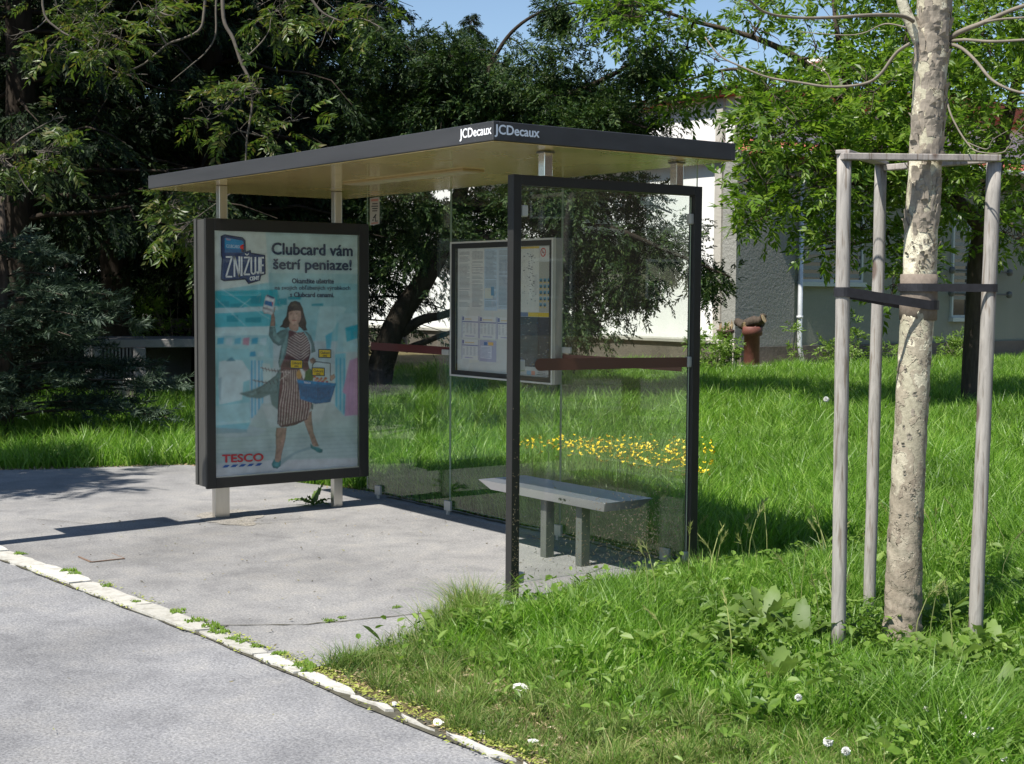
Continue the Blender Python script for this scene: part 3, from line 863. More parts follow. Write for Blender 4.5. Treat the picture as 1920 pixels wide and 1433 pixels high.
# root mesh of the case: its body
bpy.data.objects.remove(ac)
mb = MB(); mb.box(-3.462, -3.332, y0+.010, y1-.010, z0+.008, z1-.008)
ac = mb.build('advert_case', 'case_side', bs, bevel=.004)
mb = MB(); ringbox(mb, -3.330, PX, y0, y1, z0, z1, iy0, iy1, iz0, iz1); mb.build('front_frame', 'dark_paint', ac, bevel=.003)
mb = MB(); mb.box(-3.500, -3.464, y0, y1, z0+.012, z1); mb.build('rear_frame', 'case_side', ac, bevel=.003)
mb = MB(); mb.box(-3.329, PX-.012, iy0+.0005, iy1-.0005, iz0+.0005, iz0+.006); mb.build('sill_strip', 'alu_light', ac)
for y, w in ((-.108, .112), (.842, .075)):
    mb = MB(); mb.box(-3.425, -3.375, y, y+w, -.03, z0+.006); mb.build('leg', 'steel', ac, bevel=.003)
for y in (-.062, .852):
    mb = MB(); mb.box(-3.43, -3.372, y, y+.06, z1-.006, Z1-.008); mb.build('roof_post', 'steel', ac, bevel=.003)
pane('cover_glass', -3.311, -3.306, iy0+.001, iy1-.001, iz0+.001, iz1-.001, 'cover_glass', ac, 0)
# ---- the printed poster: flat shapes laid over each other in one mesh
PB = MB(); PMATS = []; PKEY = {}
def pcol(c):
    g_ = (c[0]+c[1]+c[2])/3
    if g_ > .2: c = tuple(max(0, g_+(v-g_)*1.35)*1.02 for v in c)
    c = tuple(round(v, 3) for v in c)
    if c not in PKEY:
        PKEY[c] = len(PMATS); PMATS.append(plain('print_%d' % len(PMATS), c, .55, 0, .10 if g_ > .06 else 0, 7.0))
    PB.cur = PKEY[c]
def lv(k): return -3.328+.00028*k
def P3(px, py, k): return onplane(px, py, 0, lv(k))
RASTER = []
def pp(col, pts, k):
    if k <= 18:
        g_ = sum(col)/3
        RASTER.append((k, tuple(max(0, g_+(v-g_)*(1.55 if g_ > .2 and k <= 8 else 1.15 if g_ > .2 else 1)) for v in col), list(pts))); return
    pcol(col)
    q = [P3(x, y, k) for x, y in pts]
    a = sum(q[i][1]*q[(i+1) % len(q)][2]-q[(i+1) % len(q)][1]*q[i][2] for i in range(len(q)))
    PB.poly(q if a > 0 else q[::-1])
def z1p(pts): return [(340+x/4.776, 380+y/4.776) for x, y in pts]
def z2p(pts): return [(340+x/4.216, 650+y/4.216) for x, y in pts]
def z3p(pts): return [(480+x/7.167, 540+y/7.167) for x, y in pts]
def stroke(col, pts, w, k):
    for a, b in zip(pts[:-1], pts[1:]):
        dx_, dy_ = b[0]-a[0], b[1]-a[1]; L = math.hypot(dx_, dy_) or 1
        nx, ny = -dy_/L*w/2, dx_/L*w/2
        pp(col, [(a[0]+nx, a[1]+ny), (b[0]+nx, b[1]+ny), (b[0]-nx, b[1]-ny), (a[0]-nx, a[1]-ny)], k)
def ell(cx, cy, rx, ry, n=18, rot=0): return [(cx+rx*math.cos(2*PI*i/n)*math.cos(rot)-ry*math.sin(2*PI*i/n)*math.sin(rot), cy+rx*math.cos(2*PI*i/n)*math.sin(rot)+ry*math.sin(2*PI*i/n)*math.cos(rot)) for i in range(n)]
def ptext(col, body, x0, y0b, x1, y1b, hpx, k, bold=0, skew=0, step=.00025):
    pcol(col)
    a = P3(x0, y0b, k); b = P3(x1, y1b, k); h = P3(x0, y0b-hpx, k)
    d = b-a; L = np.linalg.norm(d)
    textmesh(PB, body, a, d/L, (0, 0, 1), L, float(h[2]-a[2]), bold, step=step, skew=skew)
W0 = (.70, .76, .74); TE = (.13, .40, .46); T2 = (.24, .50, .55); LT = (.55, .70, .73)
pp(W0, [(402, 428), (498, 434), (500, 470), (504, 540), (402, 545)], 1)
pp((.56, .68, .69), [(498, 434), (678, 440), (678, 520), (504, 520), (500, 470)], 1)
pp((.45, .61, .63), [(504, 512), (678, 514), (678, 532), (504, 530)], 2)
for y in (462, 481, 500): pp((.62, .72, .73), [(520, y), (678, y+2), (678, y+6), (520, y+4)], 2)
pp((.36, .56, .60), [(504, 530), (678, 532), (678, 640), (404, 640), (402, 545)], 1)
pp(TE, [(402, 546), (520, 543), (528, 575), (402, 580)], 2)
pp((.20, .48, .54), [(402, 586), (505, 582), (520, 612), (402, 614)], 2)
pp(LT, [(402, 578), (520, 574), (522, 582), (402, 588)], 3)
pp((.62, .76, .78), [(402, 614), (515, 612), (515, 628), (402, 630)], 3)
for x, y, w, h in ((408, 566, 22, 9), (432, 570, 25, 7), (470, 556, 20, 14), (425, 592, 22, 12), (460, 596, 30, 9), (520, 560, 18, 12), (584, 570, 22, 4), (540, 556, 24, 6)): pp((.08, .30, .36), [(x, y), (x+w, y-1), (x+w, y+h), (x, y+h)], 3)
for a, b in (((412, 540), (505, 598)), ((405, 560), (470, 620)), ((434, 590), (470, 560))): stroke((.62, .80, .82), [a, b], .8, 4)
pp((.40, .58, .61), [(570, 545), (678, 545), (678, 600), (560, 600)], 2)
pp((.52, .68, .70), [(600, 575), (640, 575), (650, 578), (612, 640), (590, 640)], 3)
pp((.48, .65, .68), [(636, 588), (678, 588), (678, 660), (632, 660)], 3)
pp((.13, .42, .52), [(647, 615), (678, 606), (678, 632), (650, 641)], 4)
pp((.20, .45, .55), [(610, 630), (623, 622), (620, 655), (612, 655)], 4)
stroke((.25, .5, .55), [(632, 588), (630, 680)], .7, 4)
# shelves and clothes
pp((.42, .60, .63), [(402, 630), (512, 628), (512, 690), (402, 700)], 2)
for x in range(6): pp([(.14, .36, .48), (.55, .68, .72), (.20, .42, .52), (.45, .30, .36)][x % 4], [(408+x*16, 634+x % 3), (420+x*16, 633), (419+x*16, 645+x % 2*3), (407+x*16, 646)], 3)
for x in range(5): pp([(.10, .30, .44), (.52, .66, .70), (.16, .40, .50)][x % 3], [(424+x*15, 660), (434+x*15, 659), (435+x*15, 668), (423+x*15, 669)], 3)
pp((.35, .56, .60), z2p([(265, 10), (540, 20), (545, 600), (520, 660), (265, 650)]), 3)
pp((.62, .72, .74), z2p([(300, 120), (390, 100), (480, 110), (540, 200), (545, 260), (490, 280), (480, 420), (300, 460), (290, 300)]), 4)
pp((.40, .50, .55), z2p([(290, 250), (320, 240), (310, 440), (295, 400)]), 5)
pp((.12, .25, .32), z2p([(350, 115), (400, 80), (430, 115)]), 5)
pp((.45, .62, .65), z2p([(268, 470), (540, 440), (540, 580), (268, 600)]), 4)
pp((.55, .70, .72), z2p([(268, 600), (540, 580), (540, 600), (268, 625)]), 5)
for k, x in enumerate(range(550, 640, 14)): pp([(.12, .34, .52), (.45, .62, .68), (.20, .44, .58), (.60, .70, .74)][k % 4], z2p([(x, 110), (x+12, 110), (x+14, 560-k*12), (x+2, 570-k*12)]), 4)
pp((.60, .70, .70), z2p([(640, 130), (700, 140), (720, 300), (650, 400)]), 4)
# floor
pp((.47, .54, .54), z2p([(268, 640), (520, 655), (590, 540), (640, 450), (1150, 430), (1215, 460), (1290, 560), (1408, 540), (1408, 970), (268, 1035)]), 5)
for k in range(11): stroke((.37, .45, .46), z2p([(268, 690+k*32), (1408, 640+k*31)]), .9+.25*(k % 3), 6)
pp((.30, .40, .42), z2p([(268, 640), (520, 655), (520, 680), (268, 690)]), 7)
pp((.56, .62, .62), z2p([(640, 470), (1150, 450), (1100, 600), (700, 640)]), 6)
pp((.58, .60, .62), z2p([(268, 930), (700, 900), (1408, 880), (1408, 970), (268, 1035)]), 6)
# right rack
pp((.34, .58, .64), z2p([(1215, 60), (1300, 50), (1300, 560), (1215, 470)]), 6)
for k, x in enumerate(range(1222, 1296, 15)): pp([(.15, .38, .52), (.40, .58, .64)][k % 2], z2p([(x, 90), (x+10, 90), (x+10, 480+k*15), (x, 470+k*15)]), 7)
pp((.50, .36, .48), z2p([(1330, 110), (1408, 80), (1408, 540), (1290, 550), (1300, 380), (1275, 360)]), 7)
stroke((.40, .28, .40), z2p([(1340, 160), (1320, 400), (1330, 540)]), 1.2, 8)
stroke((.58, .45, .55), z2p([(1380, 130), (1365, 420), (1370, 540)]), 1.2, 8)
# shadow print on the floor, legs, shoes
pp((.33, .40, .42), z2p([(760, 960), (900, 850), (1060, 800), (1040, 780), (900, 830), (800, 890)]), 8)
SK = (.36, .25, .20)
pp(SK, z2p([(750, 640), (835, 640), (825, 730), (795, 850), (785, 915), (735, 915), (748, 800), (745, 700)]), 9)
pp((.44, .30, .25), z2p([(810, 640), (835, 640), (825, 730), (795, 850), (785, 915), (770, 915), (785, 800)]), 10)
pp(SK, z2p([(965, 580), (1030, 500), (1030, 560), (1045, 680), (1090, 790), (1040, 790), (1010, 700)]), 9)
pp((.44, .30, .25), z2p([(965, 580), (995, 560), (1015, 690), (1055, 790), (1040, 790), (1010, 700)]), 10)
SH = (.09, .26, .28)
pp(SH, z2p([(735, 885), (712, 930), (725, 960), (760, 966), (785, 945), (790, 890), (768, 915), (745, 910)]), 11)
pp(SH, z2p([(1020, 762), (1022, 800), (1085, 842), (1115, 838), (1118, 815), (1080, 795), (1045, 790)]), 11)
# cardigan behind
CG = (.13, .23, .235); CL = (.22, .35, .35)
pp(CG, z2p([(820, 0), (800, 130), (760, 230), (660, 300), (540, 350), (455, 370), (520, 400), (620, 412), (700, 380), (715, 460), (760, 500), (800, 440), (820, 200)]), 8)
pp(CL, z2p([(815, 40), (770, 220), (660, 320), (540, 365), (470, 378), (560, 392), (680, 360), (780, 260)]), 9)
pp(CG, z2p([(1020, 440), (1045, 460), (1040, 500), (1025, 498)]), 9)
# arm raised with the phone
pp(CG, z3p([(180, 520), (260, 520), (275, 610), (330, 570), (425, 540), (440, 640), (400, 760), (300, 780), (225, 730), (170, 640)]), 9)
pp(CL, z3p([(225, 540), (262, 530), (280, 640), (340, 690), (300, 740), (235, 680)]), 10)
pp(SK, z3p([(185, 515), (262, 515), (258, 400), (240, 330), (205, 350), (200, 430)]), 9)
for k, (a, b) in enumerate((((215, 365), (110, 250)), ((225, 350), (92, 275)), ((235, 345), (100, 310)), ((240, 335), (105, 340)), ((245, 330), (252, 255)))): stroke((.55, .39, .32), z3p([a, b]), 2.3, 10)
pp((.74, .78, .80), z3p([(150, 90), (250, 125), (262, 160), (225, 345), (205, 365), (95, 330), (85, 305), (125, 115)]), 11)
pp((.04, .10, .26), z3p([(150, 92), (250, 127), (244, 150), (142, 115)]), 12)
pp((.05, .20, .45), z3p([(125, 165), (235, 195), (222, 255), (112, 222)]), 12)
pp((.50, .08, .10), z3p([(210, 190), (235, 197), (222, 250), (215, 225)]), 13)
pp((.60, .62, .64), z3p([(95, 250), (230, 290), (222, 325), (88, 285)]), 12)
for k in range(7): pp((.06, .06, .07), z3p([(100+k*17, 256+k*4.6), (108+k*17, 258+k*4.6), (102+k*17, 282+k*4.6), (95+k*17, 280+k*4.6)]), 13)
for a, b in (((60, 80), (10, 130)), ((70, 60), (40, 200)), ((300, 130), (330, 250)), ((280, 180), (310, 200)), ((30, 250), (60, 300)), ((300, 90), (290, 160))): stroke((.62, .82, .84), z3p([a, b]), .8, 9)
# dress
MA = (.13, .055, .065); ST = (.62, .56, .53)
pp(MA, z3p([(440, 560), (560, 600), (640, 590), (690, 660), (730, 760), (735, 880), (715, 960), (700, 1010), (440, 1010), (380, 1120), (340, 1160), (330, 1050), (400, 900), (430, 760)]), 10)
SKP = z2p([(800, 130), (1000, 120), (1020, 200), (1035, 440), (1000, 575), (900, 622), (835, 635), (790, 640), (757, 610), (762, 480), (775, 300)])
pp(MA, SKP, 10)
cxm = 600
for k in range(11):
    y = 610+k*37
    wl = 30+k*30 if k < 5 else 190+(k-5)*6
    wr = 25+k*22 if k < 5 else 125-(k-5)*2
    stroke(ST, z3p([(max(430-max(0, k-4)*14, cxm-wl), y-.62*min(wl, cxm-(430-max(0, k-4)*14))), (cxm, y), (min(722, cxm+wr), y-.75*min(wr, 122))]), 1.5, 11)
for k in range(12):
    t_ = k/11
    stroke(ST, z2p([(812+t_*180, 185), (806+t_*198, 330), (778+t_*240, 470), (770+t_*228, 625-abs(t_-.1)*62)]), 1.35, 11)
pp((.08, .035, .04), z2p([(800, 120), (1000, 130), (1000, 160), (800, 165)]), 12)
stroke((.55, .48, .46), z2p([(860, 205), (760, 195), (690, 185), (625, 165)]), 2.4, 13)
stroke((.50, .44, .42), z2p([(850, 210), (780, 265), (690, 290), (560, 265)]), 2.0, 13)
for k in range(9): stroke((.06, .03, .035), z2p([(640+k*24, 160+k*4), (650+k*24, 195+k*3)]), 1.3, 14)
for k in range(9): stroke((.06, .03, .035), z2p([(575+k*30, 258+(k*4 if k < 5 else 30-k*8+20)), (588+k*30, 285+(k*4 if k < 5 else 30-k*8+20))]), 1.2, 14)
# cardigan fronts
pp(CG, z3p([(440, 545), (430, 760), (400, 900), (330, 1060), (260, 1180), (150, 1260), (60, 1330), (0, 1370), (0, 1420), (280, 1420), (330, 1160), (300, 1000), (340, 760), (400, 600)]), 13)
pp(CL, z3p([(425, 580), (415, 760), (350, 980), (310, 1060), (360, 780)]), 14)
pp(CG, z3p([(640, 580), (690, 640), (740, 760), (740, 880), (800, 860), (780, 740), (740, 640), (690, 590)]), 13)
# neck, head, hair
HR = (.065, .042, .032)
pp(HR, z3p([(425, 250), (465, 190), (530, 172), (592, 195), (630, 270), (655, 380), (682, 470), (672, 520), (695, 570), (640, 582), (600, 540), (570, 520), (440, 530), (395, 548), (350, 530), (312, 528), (350, 490), (362, 440), (405, 380)]), 12)
pp((.50, .34, .27), z3p([(450, 480), (570, 480), (575, 560), (540, 590), (470, 570), (440, 545)]), 13)
pp((.60, .42, .34), z3p([(440, 320), (520, 300), (600, 310), (605, 400), (585, 455), (545, 495), (505, 500), (465, 480), (440, 430), (436, 370)]), 14)
pp((.50, .34, .28), z3p([(585, 330), (605, 400), (585, 455), (545, 495), (560, 440)]), 15)
pp(HR, z3p([(432, 330), (440, 230), (520, 190), (590, 225), (612, 330), (585, 300), (530, 290), (520, 310), (490, 300), (460, 315)]), 16)
pp((.12, .085, .06), z3p([(470, 225), (520, 200), (565, 225), (560, 260), (520, 235), (485, 262)]), 17)
for x in (468, 548):
    pp((.07, .05, .045), ell(*z3p([(x, 350)])[0], 2.1, .75), 17); stroke((.10, .07, .05), z3p([(x-24, 332), (x, 325), (x+24, 332)]), .6, 17)
stroke((.44, .29, .23), z3p([(508, 345), (500, 392), (515, 396)]), .8, 17)
pp((.42, .13, .12), ell(*z3p([(512, 437)])[0], 4.6, 1.0), 17); stroke((.25, .08, .08), z3p([(482, 434), (512, 438), (544, 433)]), .4, 18)
# hand and basket
pp(SK, z3p([(720, 960), (770, 930), (805, 965), (800, 1010), (740, 1020), (722, 990)]), 14)
for k in range(4): stroke((.40, .27, .21), z3p([(745+k*15, 965), (752+k*15, 1012)]), .5, 15)
stroke((.03, .035, .045), z3p([(755, 1045), (790, 990), (1000, 1015), (1000, 1250)]), 2.0, 15)
stroke((.03, .035, .045), z3p([(760, 1040), (760, 1260)]), 1.6, 12)
pp((.55, .33, .13), ell(*z3p([(580, 1165)])[0], 5, 8.5), 15)
pp((.72, .76, .76), z3p([(585, 1080), (615, 1070), (680, 1180), (640, 1230)]), 15)
pp((.06, .16, .05), z3p([(660, 1130), (720, 1080), (770, 1110), (790, 1190), (740, 1260), (650, 1250)]), 15)
for k in range(16): pp([(.52, .09, .06), (.60, .20, .10), (.62, .34, .22)][k % 3], ell(*z3p([(790+(k*37) % 170, 1195+(k*23) % 70)])[0], 2.6, 2.4, 10), 16)
pp((.58, .40, .32), z3p([(990, 1190), (1050, 1150), (1070, 1200), (1010, 1260)]), 15)
BL = (.015, .16, .38)
pp(BL, z2p([(915, 262), (1225, 290), (1218, 315), (1180, 440), (1060, 455), (940, 415), (925, 300)]), 17)
pp((.03, .25, .52), z2p([(915, 262), (1225, 290), (1220, 312), (918, 285)]), 18)
for k in range(9): pp((.01, .085, .22), z2p([(945+k*14, 310+k*1.5), (952+k*14, 311+k*1.5), (955+k*13, 385+k*4), (948+k*13, 384+k*4)]), 18)
for k in range(9): pp((.01, .085, .22), z2p([(1076+k*13, 325-k*.6), (1083+k*13, 325-k*.6), (1078+k*12, 425-k*3), (1071+k*12, 425-k*3)]), 18)
ptext((.55, .62, .7), 'TESCO', 340+968/4.216, 650+290/4.216, 340+1022/4.216, 650+296/4.216, 3.4, 19, .0012)
# yellow price tags
YE = (.62, .46, .03)
for x0_, y0_, x1_, y1_ in ((838, 822, 1012, 945), (455, 962, 632, 1088), (748, 1068, 925, 1188)):
    pp((.02, .05, .09), z3p([(x0_, y0_), (x1_, y0_+6), (x1_, y1_), (x0_, y1_-6)]), 19)
    pp(YE, z3p([(x0_+13, y0_+12), (x1_-13, y0_+17), (x1_-13, y1_-12), (x0_+13, y1_-17)]), 20)
    a = z3p([(x0_+28, y0_+64), (x1_-26, y0_+68), (x0_+62, y0_+101), (x1_-60, y0_+103)])
    ptext((.07, .06, .03), 'Clubcard', a[0][0], a[0][1], a[1][0], a[1][1], 5.0, 21, .0006)
    ptext((.07, .06, .03), 'cena', a[2][0], a[2][1], a[3][0], a[3][1], 3.2, 21, .0006)
# headline
NV = (.022, .045, .10)
A4 = lambda x, y: (340+x/4.776, 380+y/4.776)
def t4(body, xa, ya, xb, yb, h, k, bold=0, col=NV, skew=0):
    a = A4(xa, ya); b = A4(xb, yb); ptext(col, body, a[0], a[1], b[0], b[1], h/4.776, k, bold, skew)
t4('Clubcard vám', 812, 464, 1532, 480, 104, 22, .0040)
t4('šetrí peniaze!', 825, 626, 1523, 634, 124, 22, .0040)
t4('Okamžite ušetríte', 992, 724, 1364, 726, 44, 22, .0018)
t4('na svojich obľúbených výrobkoch', 838, 792, 1512, 794, 52, 22, .0008)
t4('s Clubcard cenami.', 975, 846, 1366, 848, 42, 22, .0018)
# price-cut badge
DB = (.012, .045, .16)
pp((.006, .02, .07), z1p([(352, 300), (390, 285), (550, 312), (575, 340), (578, 440), (620, 425), (625, 450), (752, 470), (755, 640), (715, 655), (705, 700), (600, 730), (570, 690), (380, 705), (352, 690), (362, 500), (355, 480)]), 22)
pp(DB, z1p([(366, 312), (392, 296), (545, 322), (563, 345), (565, 445), (612, 438), (616, 456), (742, 478), (744, 632), (706, 645), (694, 692), (604, 712), (580, 676), (390, 690), (366, 680), (374, 490), (366, 470)]), 23)
pp((.05, .26, .47), z1p([(388, 322), (400, 316), (545, 340), (556, 352), (558, 448), (388, 448)]), 24)
pp((.02, .14, .36), z1p([(388, 410), (558, 420), (558, 448), (388, 448)]), 25)
pp((.62, .06, .06), z1p([(556, 372), (530, 385), (524, 405), (540, 422), (536, 440), (558, 446)]), 25)
t4('CLUBCARD', 402, 402, 522, 410, 28, 26, .0008, (.50, .62, .72))
t4('TESCO', 400, 336, 440, 340, 14, 26, .0005, (.62, .35, .38))
# big narrow letters drawn stroke by stroke, leaning a little
WH = (.80, .83, .85)
def letter(x, w, top, bot, strokes, lw=15):
    for s_ in strokes:
        pts = [(x+w*u+(1-v)*0, top+(bot-top)*v) for u, v in s_]
        stroke(WH, z1p(pts), lw/4.776, 26)
LZ = [[(0, .04), (1, .04)], [(.95, .04), (.05, .96)], [(0, .96), (1, .96)]]
LN = [[(.1, 1), (.1, 0)], [(.1, .0), (.9, 1)], [(.9, 1), (.9, 0)]]
LI = [[(.5, 0), (.5, 1)]]
LU = [[(.1, 0), (.1, .85), (.3, .96), (.7, .96), (.9, .85), (.9, 0)]]
LJ = [[(.8, 0), (.8, .85), (.6, .96), (.3, .96), (.1, .85)]]
LE = [[(.15, 0), (.15, 1)], [(.15, .04), (1, .04)], [(.15, .5), (.9, .5)], [(.15, .96), (1, .96)]]
for x, w, tp, bt, s_ in ((398, 58, 480, 672, LZ), (470, 55, 482, 666, LN), (530, 20, 484, 658, LI), (560, 55, 486, 650, LZ), (622, 46, 488, 645, LU), (674, 28, 488, 640, LJ), (708, 32, 488, 636, LE)): letter(x, w, tp, bt, s_)
stroke(WH, z1p([(572, 458), (588, 472), (604, 456)]), 2.0, 26)
t4('CENY', 614, 700, 696, 690, 34, 26, .0022, WH)
# retailer's name in red with blue dashes below
a = z2p([(325, 918), (648, 905)])
ptext((.52, .03, .045), 'TESCO', a[0][0], a[0][1], a[1][0], a[1][1], 14.6, 22, .0034)
for x, y in ((331, 916), (345, 856)): pass
for k in range(5): pp((.02, .10, .36), z2p([(322+k*65, 958-k*3.4), (345+k*65, 938-k*3.4), (386+k*64, 935-k*3.4), (364+k*64, 955-k*3.4)]), 22)
PB.build('poster_lettering', PMATS, ac)
# the printed picture: shapes rasterised to a grid of print dots, the shop softly out of focus behind the figure
SS = 2; X0, Y0, WW, HH = 398, 424, 284, 480
def blur(im, s):
    r = int(3*s)+1; k = np.exp(-.5*(np.arange(-r, r+1)/s)**2); k /= k.sum()
    for ax in (0, 1):
        p = np.pad(im, [(r, r) if q == ax else (0, 0) for q in range(im.ndim)], 'edge')
        im = sum(k[i]*np.take(p, np.arange(i, i+im.shape[ax]), ax) for i in range(2*r+1))
    return im
yy_, xx_ = np.mgrid[0:HH*SS, 0:WW*SS]; yy_ = Y0+(yy_+.5)/SS; xx_ = X0+(xx_+.5)/SS
def fillpoly(im, mask, col, pts):
    p = np.array(pts); x0_, y0_ = p.min(0); x1_, y1_ = p.max(0)
    i0_ = max(0, int((y0_-Y0)*SS)-1); i1_ = min(HH*SS, int((y1_-Y0)*SS)+2); j0_ = max(0, int((x0_-X0)*SS)-1); j1_ = min(WW*SS, int((x1_-X0)*SS)+2)
    if i1_ <= i0_ or j1_ <= j0_: return
    X = xx_[i0_:i1_, j0_:j1_]; Y = yy_[i0_:i1_, j0_:j1_]; ins = np.zeros(X.shape, bool); n = len(pts); j = n-1
    for i in range(n):
        xi, yi = pts[i]; xj, yj = pts[j]
        if yi != yj: ins ^= ((yi > Y) != (yj > Y)) & (X < (xj-xi)*(Y-yi)/(yj-yi)+xi)
        j = i
    im[i0_:i1_, j0_:j1_][ins] = col
    if mask is not None: mask[i0_:i1_, j0_:j1_][ins] = 1
bgi = np.zeros((HH*SS, WW*SS, 3))+np.array([.50, .62, .65])
order = sorted(range(len(RASTER)), key=lambda i: (RASTER[i][0], i))
for i in order:
    if RASTER[i][0] <= 8: fillpoly(bgi, None, RASTER[i][1], RASTER[i][2])
bgi = .4*blur(bgi, 3.2)+.6*blur(bgi, 1.2)
rp = np.random.default_rng(3)
low = blur(rp.normal(size=(HH*SS, WW*SS)), 16.0); low /= low.std(); mid_ = blur(rp.normal(size=(HH*SS, WW*SS)), 5.0); mid_ /= mid_.std()
bgi *= (1+.07*low+.03*mid_)[:, :, None]
fg = bgi.copy(); msk = np.zeros((HH*SS, WW*SS))
for i in order:
    if RASTER[i][0] > 8: fillpoly(fg, msk, RASTER[i][1], RASTER[i][2])
sh_ = .62+.38*np.clip((blur(msk, 7.0)-.45)/.5, 0, 1)
fld = blur(rp.normal(size=(HH*SS, WW*SS)), 3.2); fld /= fld.std()
fig = blur(fg, 1.3)*(sh_*(1+.10*fld+.05*low))[:, :, None]
ma = blur(msk, 1.0)[:, :, None]
pic = bgi*(1-ma)+fig*ma
gy_, gz_ = np.meshgrid(np.linspace(iy0, iy1, 270), np.linspace(iz0, iz1, 440))
V = np.stack([np.full(gy_.size, lv(0)), gy_.ravel(), gz_.ravel()], 1)
qx, qy, _ = project(V)
ii = np.clip(((qy-Y0)*SS).astype(int), 0, HH*SS-1); jj = np.clip(((qx-X0)*SS).astype(int), 0, WW*SS-1)
colr = np.clip(pic[ii, jj]*.98, 0, 1)
ix = (np.arange(439)[:, None]*270+np.arange(269)[None, :]).ravel()
m_, n_, o_ = newmat('poster_print')
at_ = n_.nodes.new('ShaderNodeAttribute'); at_.attribute_name = 'print'
pb_ = N(n_, 'ShaderNodeBsdfPrincipled', Roughness=.5); n_.links.new(at_.outputs['Color'], pb_.inputs['Base Color']); n_.links.new(pb_.outputs[0], o_.inputs[0])
po = npmesh('poster', V, np.stack([ix, ix+1, ix+271, ix+270], 1), m_, ac)
ca = po.data.color_attributes.new('print', 'FLOAT_COLOR', 'POINT')
ca.data.foreach_set('color', np.concatenate([colr, np.ones((len(colr), 1))], 1).astype(np.float32).ravel())
# flyposter's grey shadow of the case is left to the sun

# ---- timetable case hanging on the back glass
mb = MB(); tx0, tx1, tz0, tz1, ty = -2.486, -1.310, 1.012, 1.952, 1.275
mb.box(tx0, tx1, ty+.028, GY-.004, tz0, tz1)
tc = mb.build('timetable_case', 'alu', bs, bevel=.003)
def ringxz(m, ya, yb, a0, a1, c0, c1, b0, b1, d0, d1):
    m.box(a0, b0, ya, yb, c0, c1); m.box(b1, a1, ya, yb, c0, c1); m.box(b0, b1, ya, yb, c0, d0); m.box(b0, b1, ya, yb, d1, c1)
mb = MB(); ringxz(mb, ty, ty+.0275, tx0, tx1, tz0, tz1, tx0+.013, tx1-.013, tz0+.012, tz1-.012); mb.build('rim', 'alu_light', tc, bevel=.002)
mb = MB(); ringxz(mb, ty+.006, ty+.0272, tx0+.0135, tx1-.0135, tz0+.0125, tz1-.0125, -2.425, -1.352, 1.055, 1.905); mb.build('inner_frame', 'dark_paint', tc)
TB = MB(); TM = []; TK = {}
def tcol(c):
    c = tuple(min(.8, v*1.15) for v in c)
    if c not in TK: TK[c] = len(TM); TM.append(plain('paper_%d' % len(TM), c, .6))
    TB.cur = TK[c]
def tq(c, x0_, x1_, z0_, z1_, k):
    tcol(c); y = ty+.0265-.0005*k
    TB.poly([(x0_, y, z0_), (x1_, y, z0_), (x1_, y, z1_), (x0_, y, z1_)])
tq((.50, .50, .46), -2.4255, -1.3515, 1.0545, 1.9055, 0)
def lines(c, x0_, x1_, z0_, z1_, n, k, gap=0.0):
    h = (z1_-z0_)/n
    for i in range(n):
        if random.random() < gap: continue
        e = random.uniform(.0, .35)*(x1_-x0_)*(random.random() < .4)
        tq(c, x0_, x1_-e, z0_+h*i+h*.25, z0_+h*i+h*.62, k)
for i, (a, b, c) in enumerate(((-2.415, -2.262, (.56, .55, .51)), (-2.258, -2.105, (.54, .53, .49)), (-2.101, -1.945, (.38, .47, .54)), (-1.941, -1.785, (.36, .44, .50)))):
    tq(c, a, b, 1.478+(i % 2)*.01, 1.898, 1)
    lines((.20, .21, .22), a+.012, b-.014, 1.50, 1.885, 46, 2, .12)
tq((.50, .50, .42), -2.095, -2.0, 1.56, 1.63, 3); tq((.10, .22, .34), -2.02, -1.985, 1.58, 1.64, 4)
def table(x0_, x1_, z0_, z1_, tint=(.56, .555, .53)):
    tq(tint, x0_, x1_, z0_, z1_, 1)
    tq((.20, .19, .36), x0_, x0_+.006, z0_, z1_, 2); tq((.20, .19, .36), x1_-.006, x1_, z0_, z1_, 2); tq((.16, .16, .30), x0_+.007, x1_-.007, z1_-.045, z1_-.038, 2)
    tq((.14, .14, .26), x0_+.008, x0_+.028, z1_-.032, z1_-.006, 2)
    for q in range(4):
        w = (x1_-x0_-.03)/4
        lines((.26, .26, .30), x0_+.014+q*w, x0_+.014+q*w+w*.55, z0_+.03, z1_-.05, 13, 2, .1)
    lines((.30, .28, .42), x0_+.04, x1_-.05, z0_+.006, z0_+.022, 1, 2); lines((.55, .42, .20), x0_+.04, x1_-.05, z1_-.03, z1_-.012, 1, 2)
table(-2.37, -2.165, 1.285, 1.438); table(-2.155, -1.955, 1.285, 1.436); table(-1.945, -1.745, 1.285, 1.434)
table(-2.37, -2.165, 1.135, 1.275); tq((.34, .33, .42), -2.155, -1.955, 1.128, 1.275, 1); tq((.55, .55, .58), -2.14, -2.01, 1.15, 1.235, 2); lines((.20, .22, .34), -2.135, -2.02, 1.155, 1.23, 9, 3)
tq((.06, .13, .30), -2.10, -2.06, 1.24, 1.262, 2); tq((.60, .36, .08), -2.05, -1.99, 1.24, 1.262, 2)
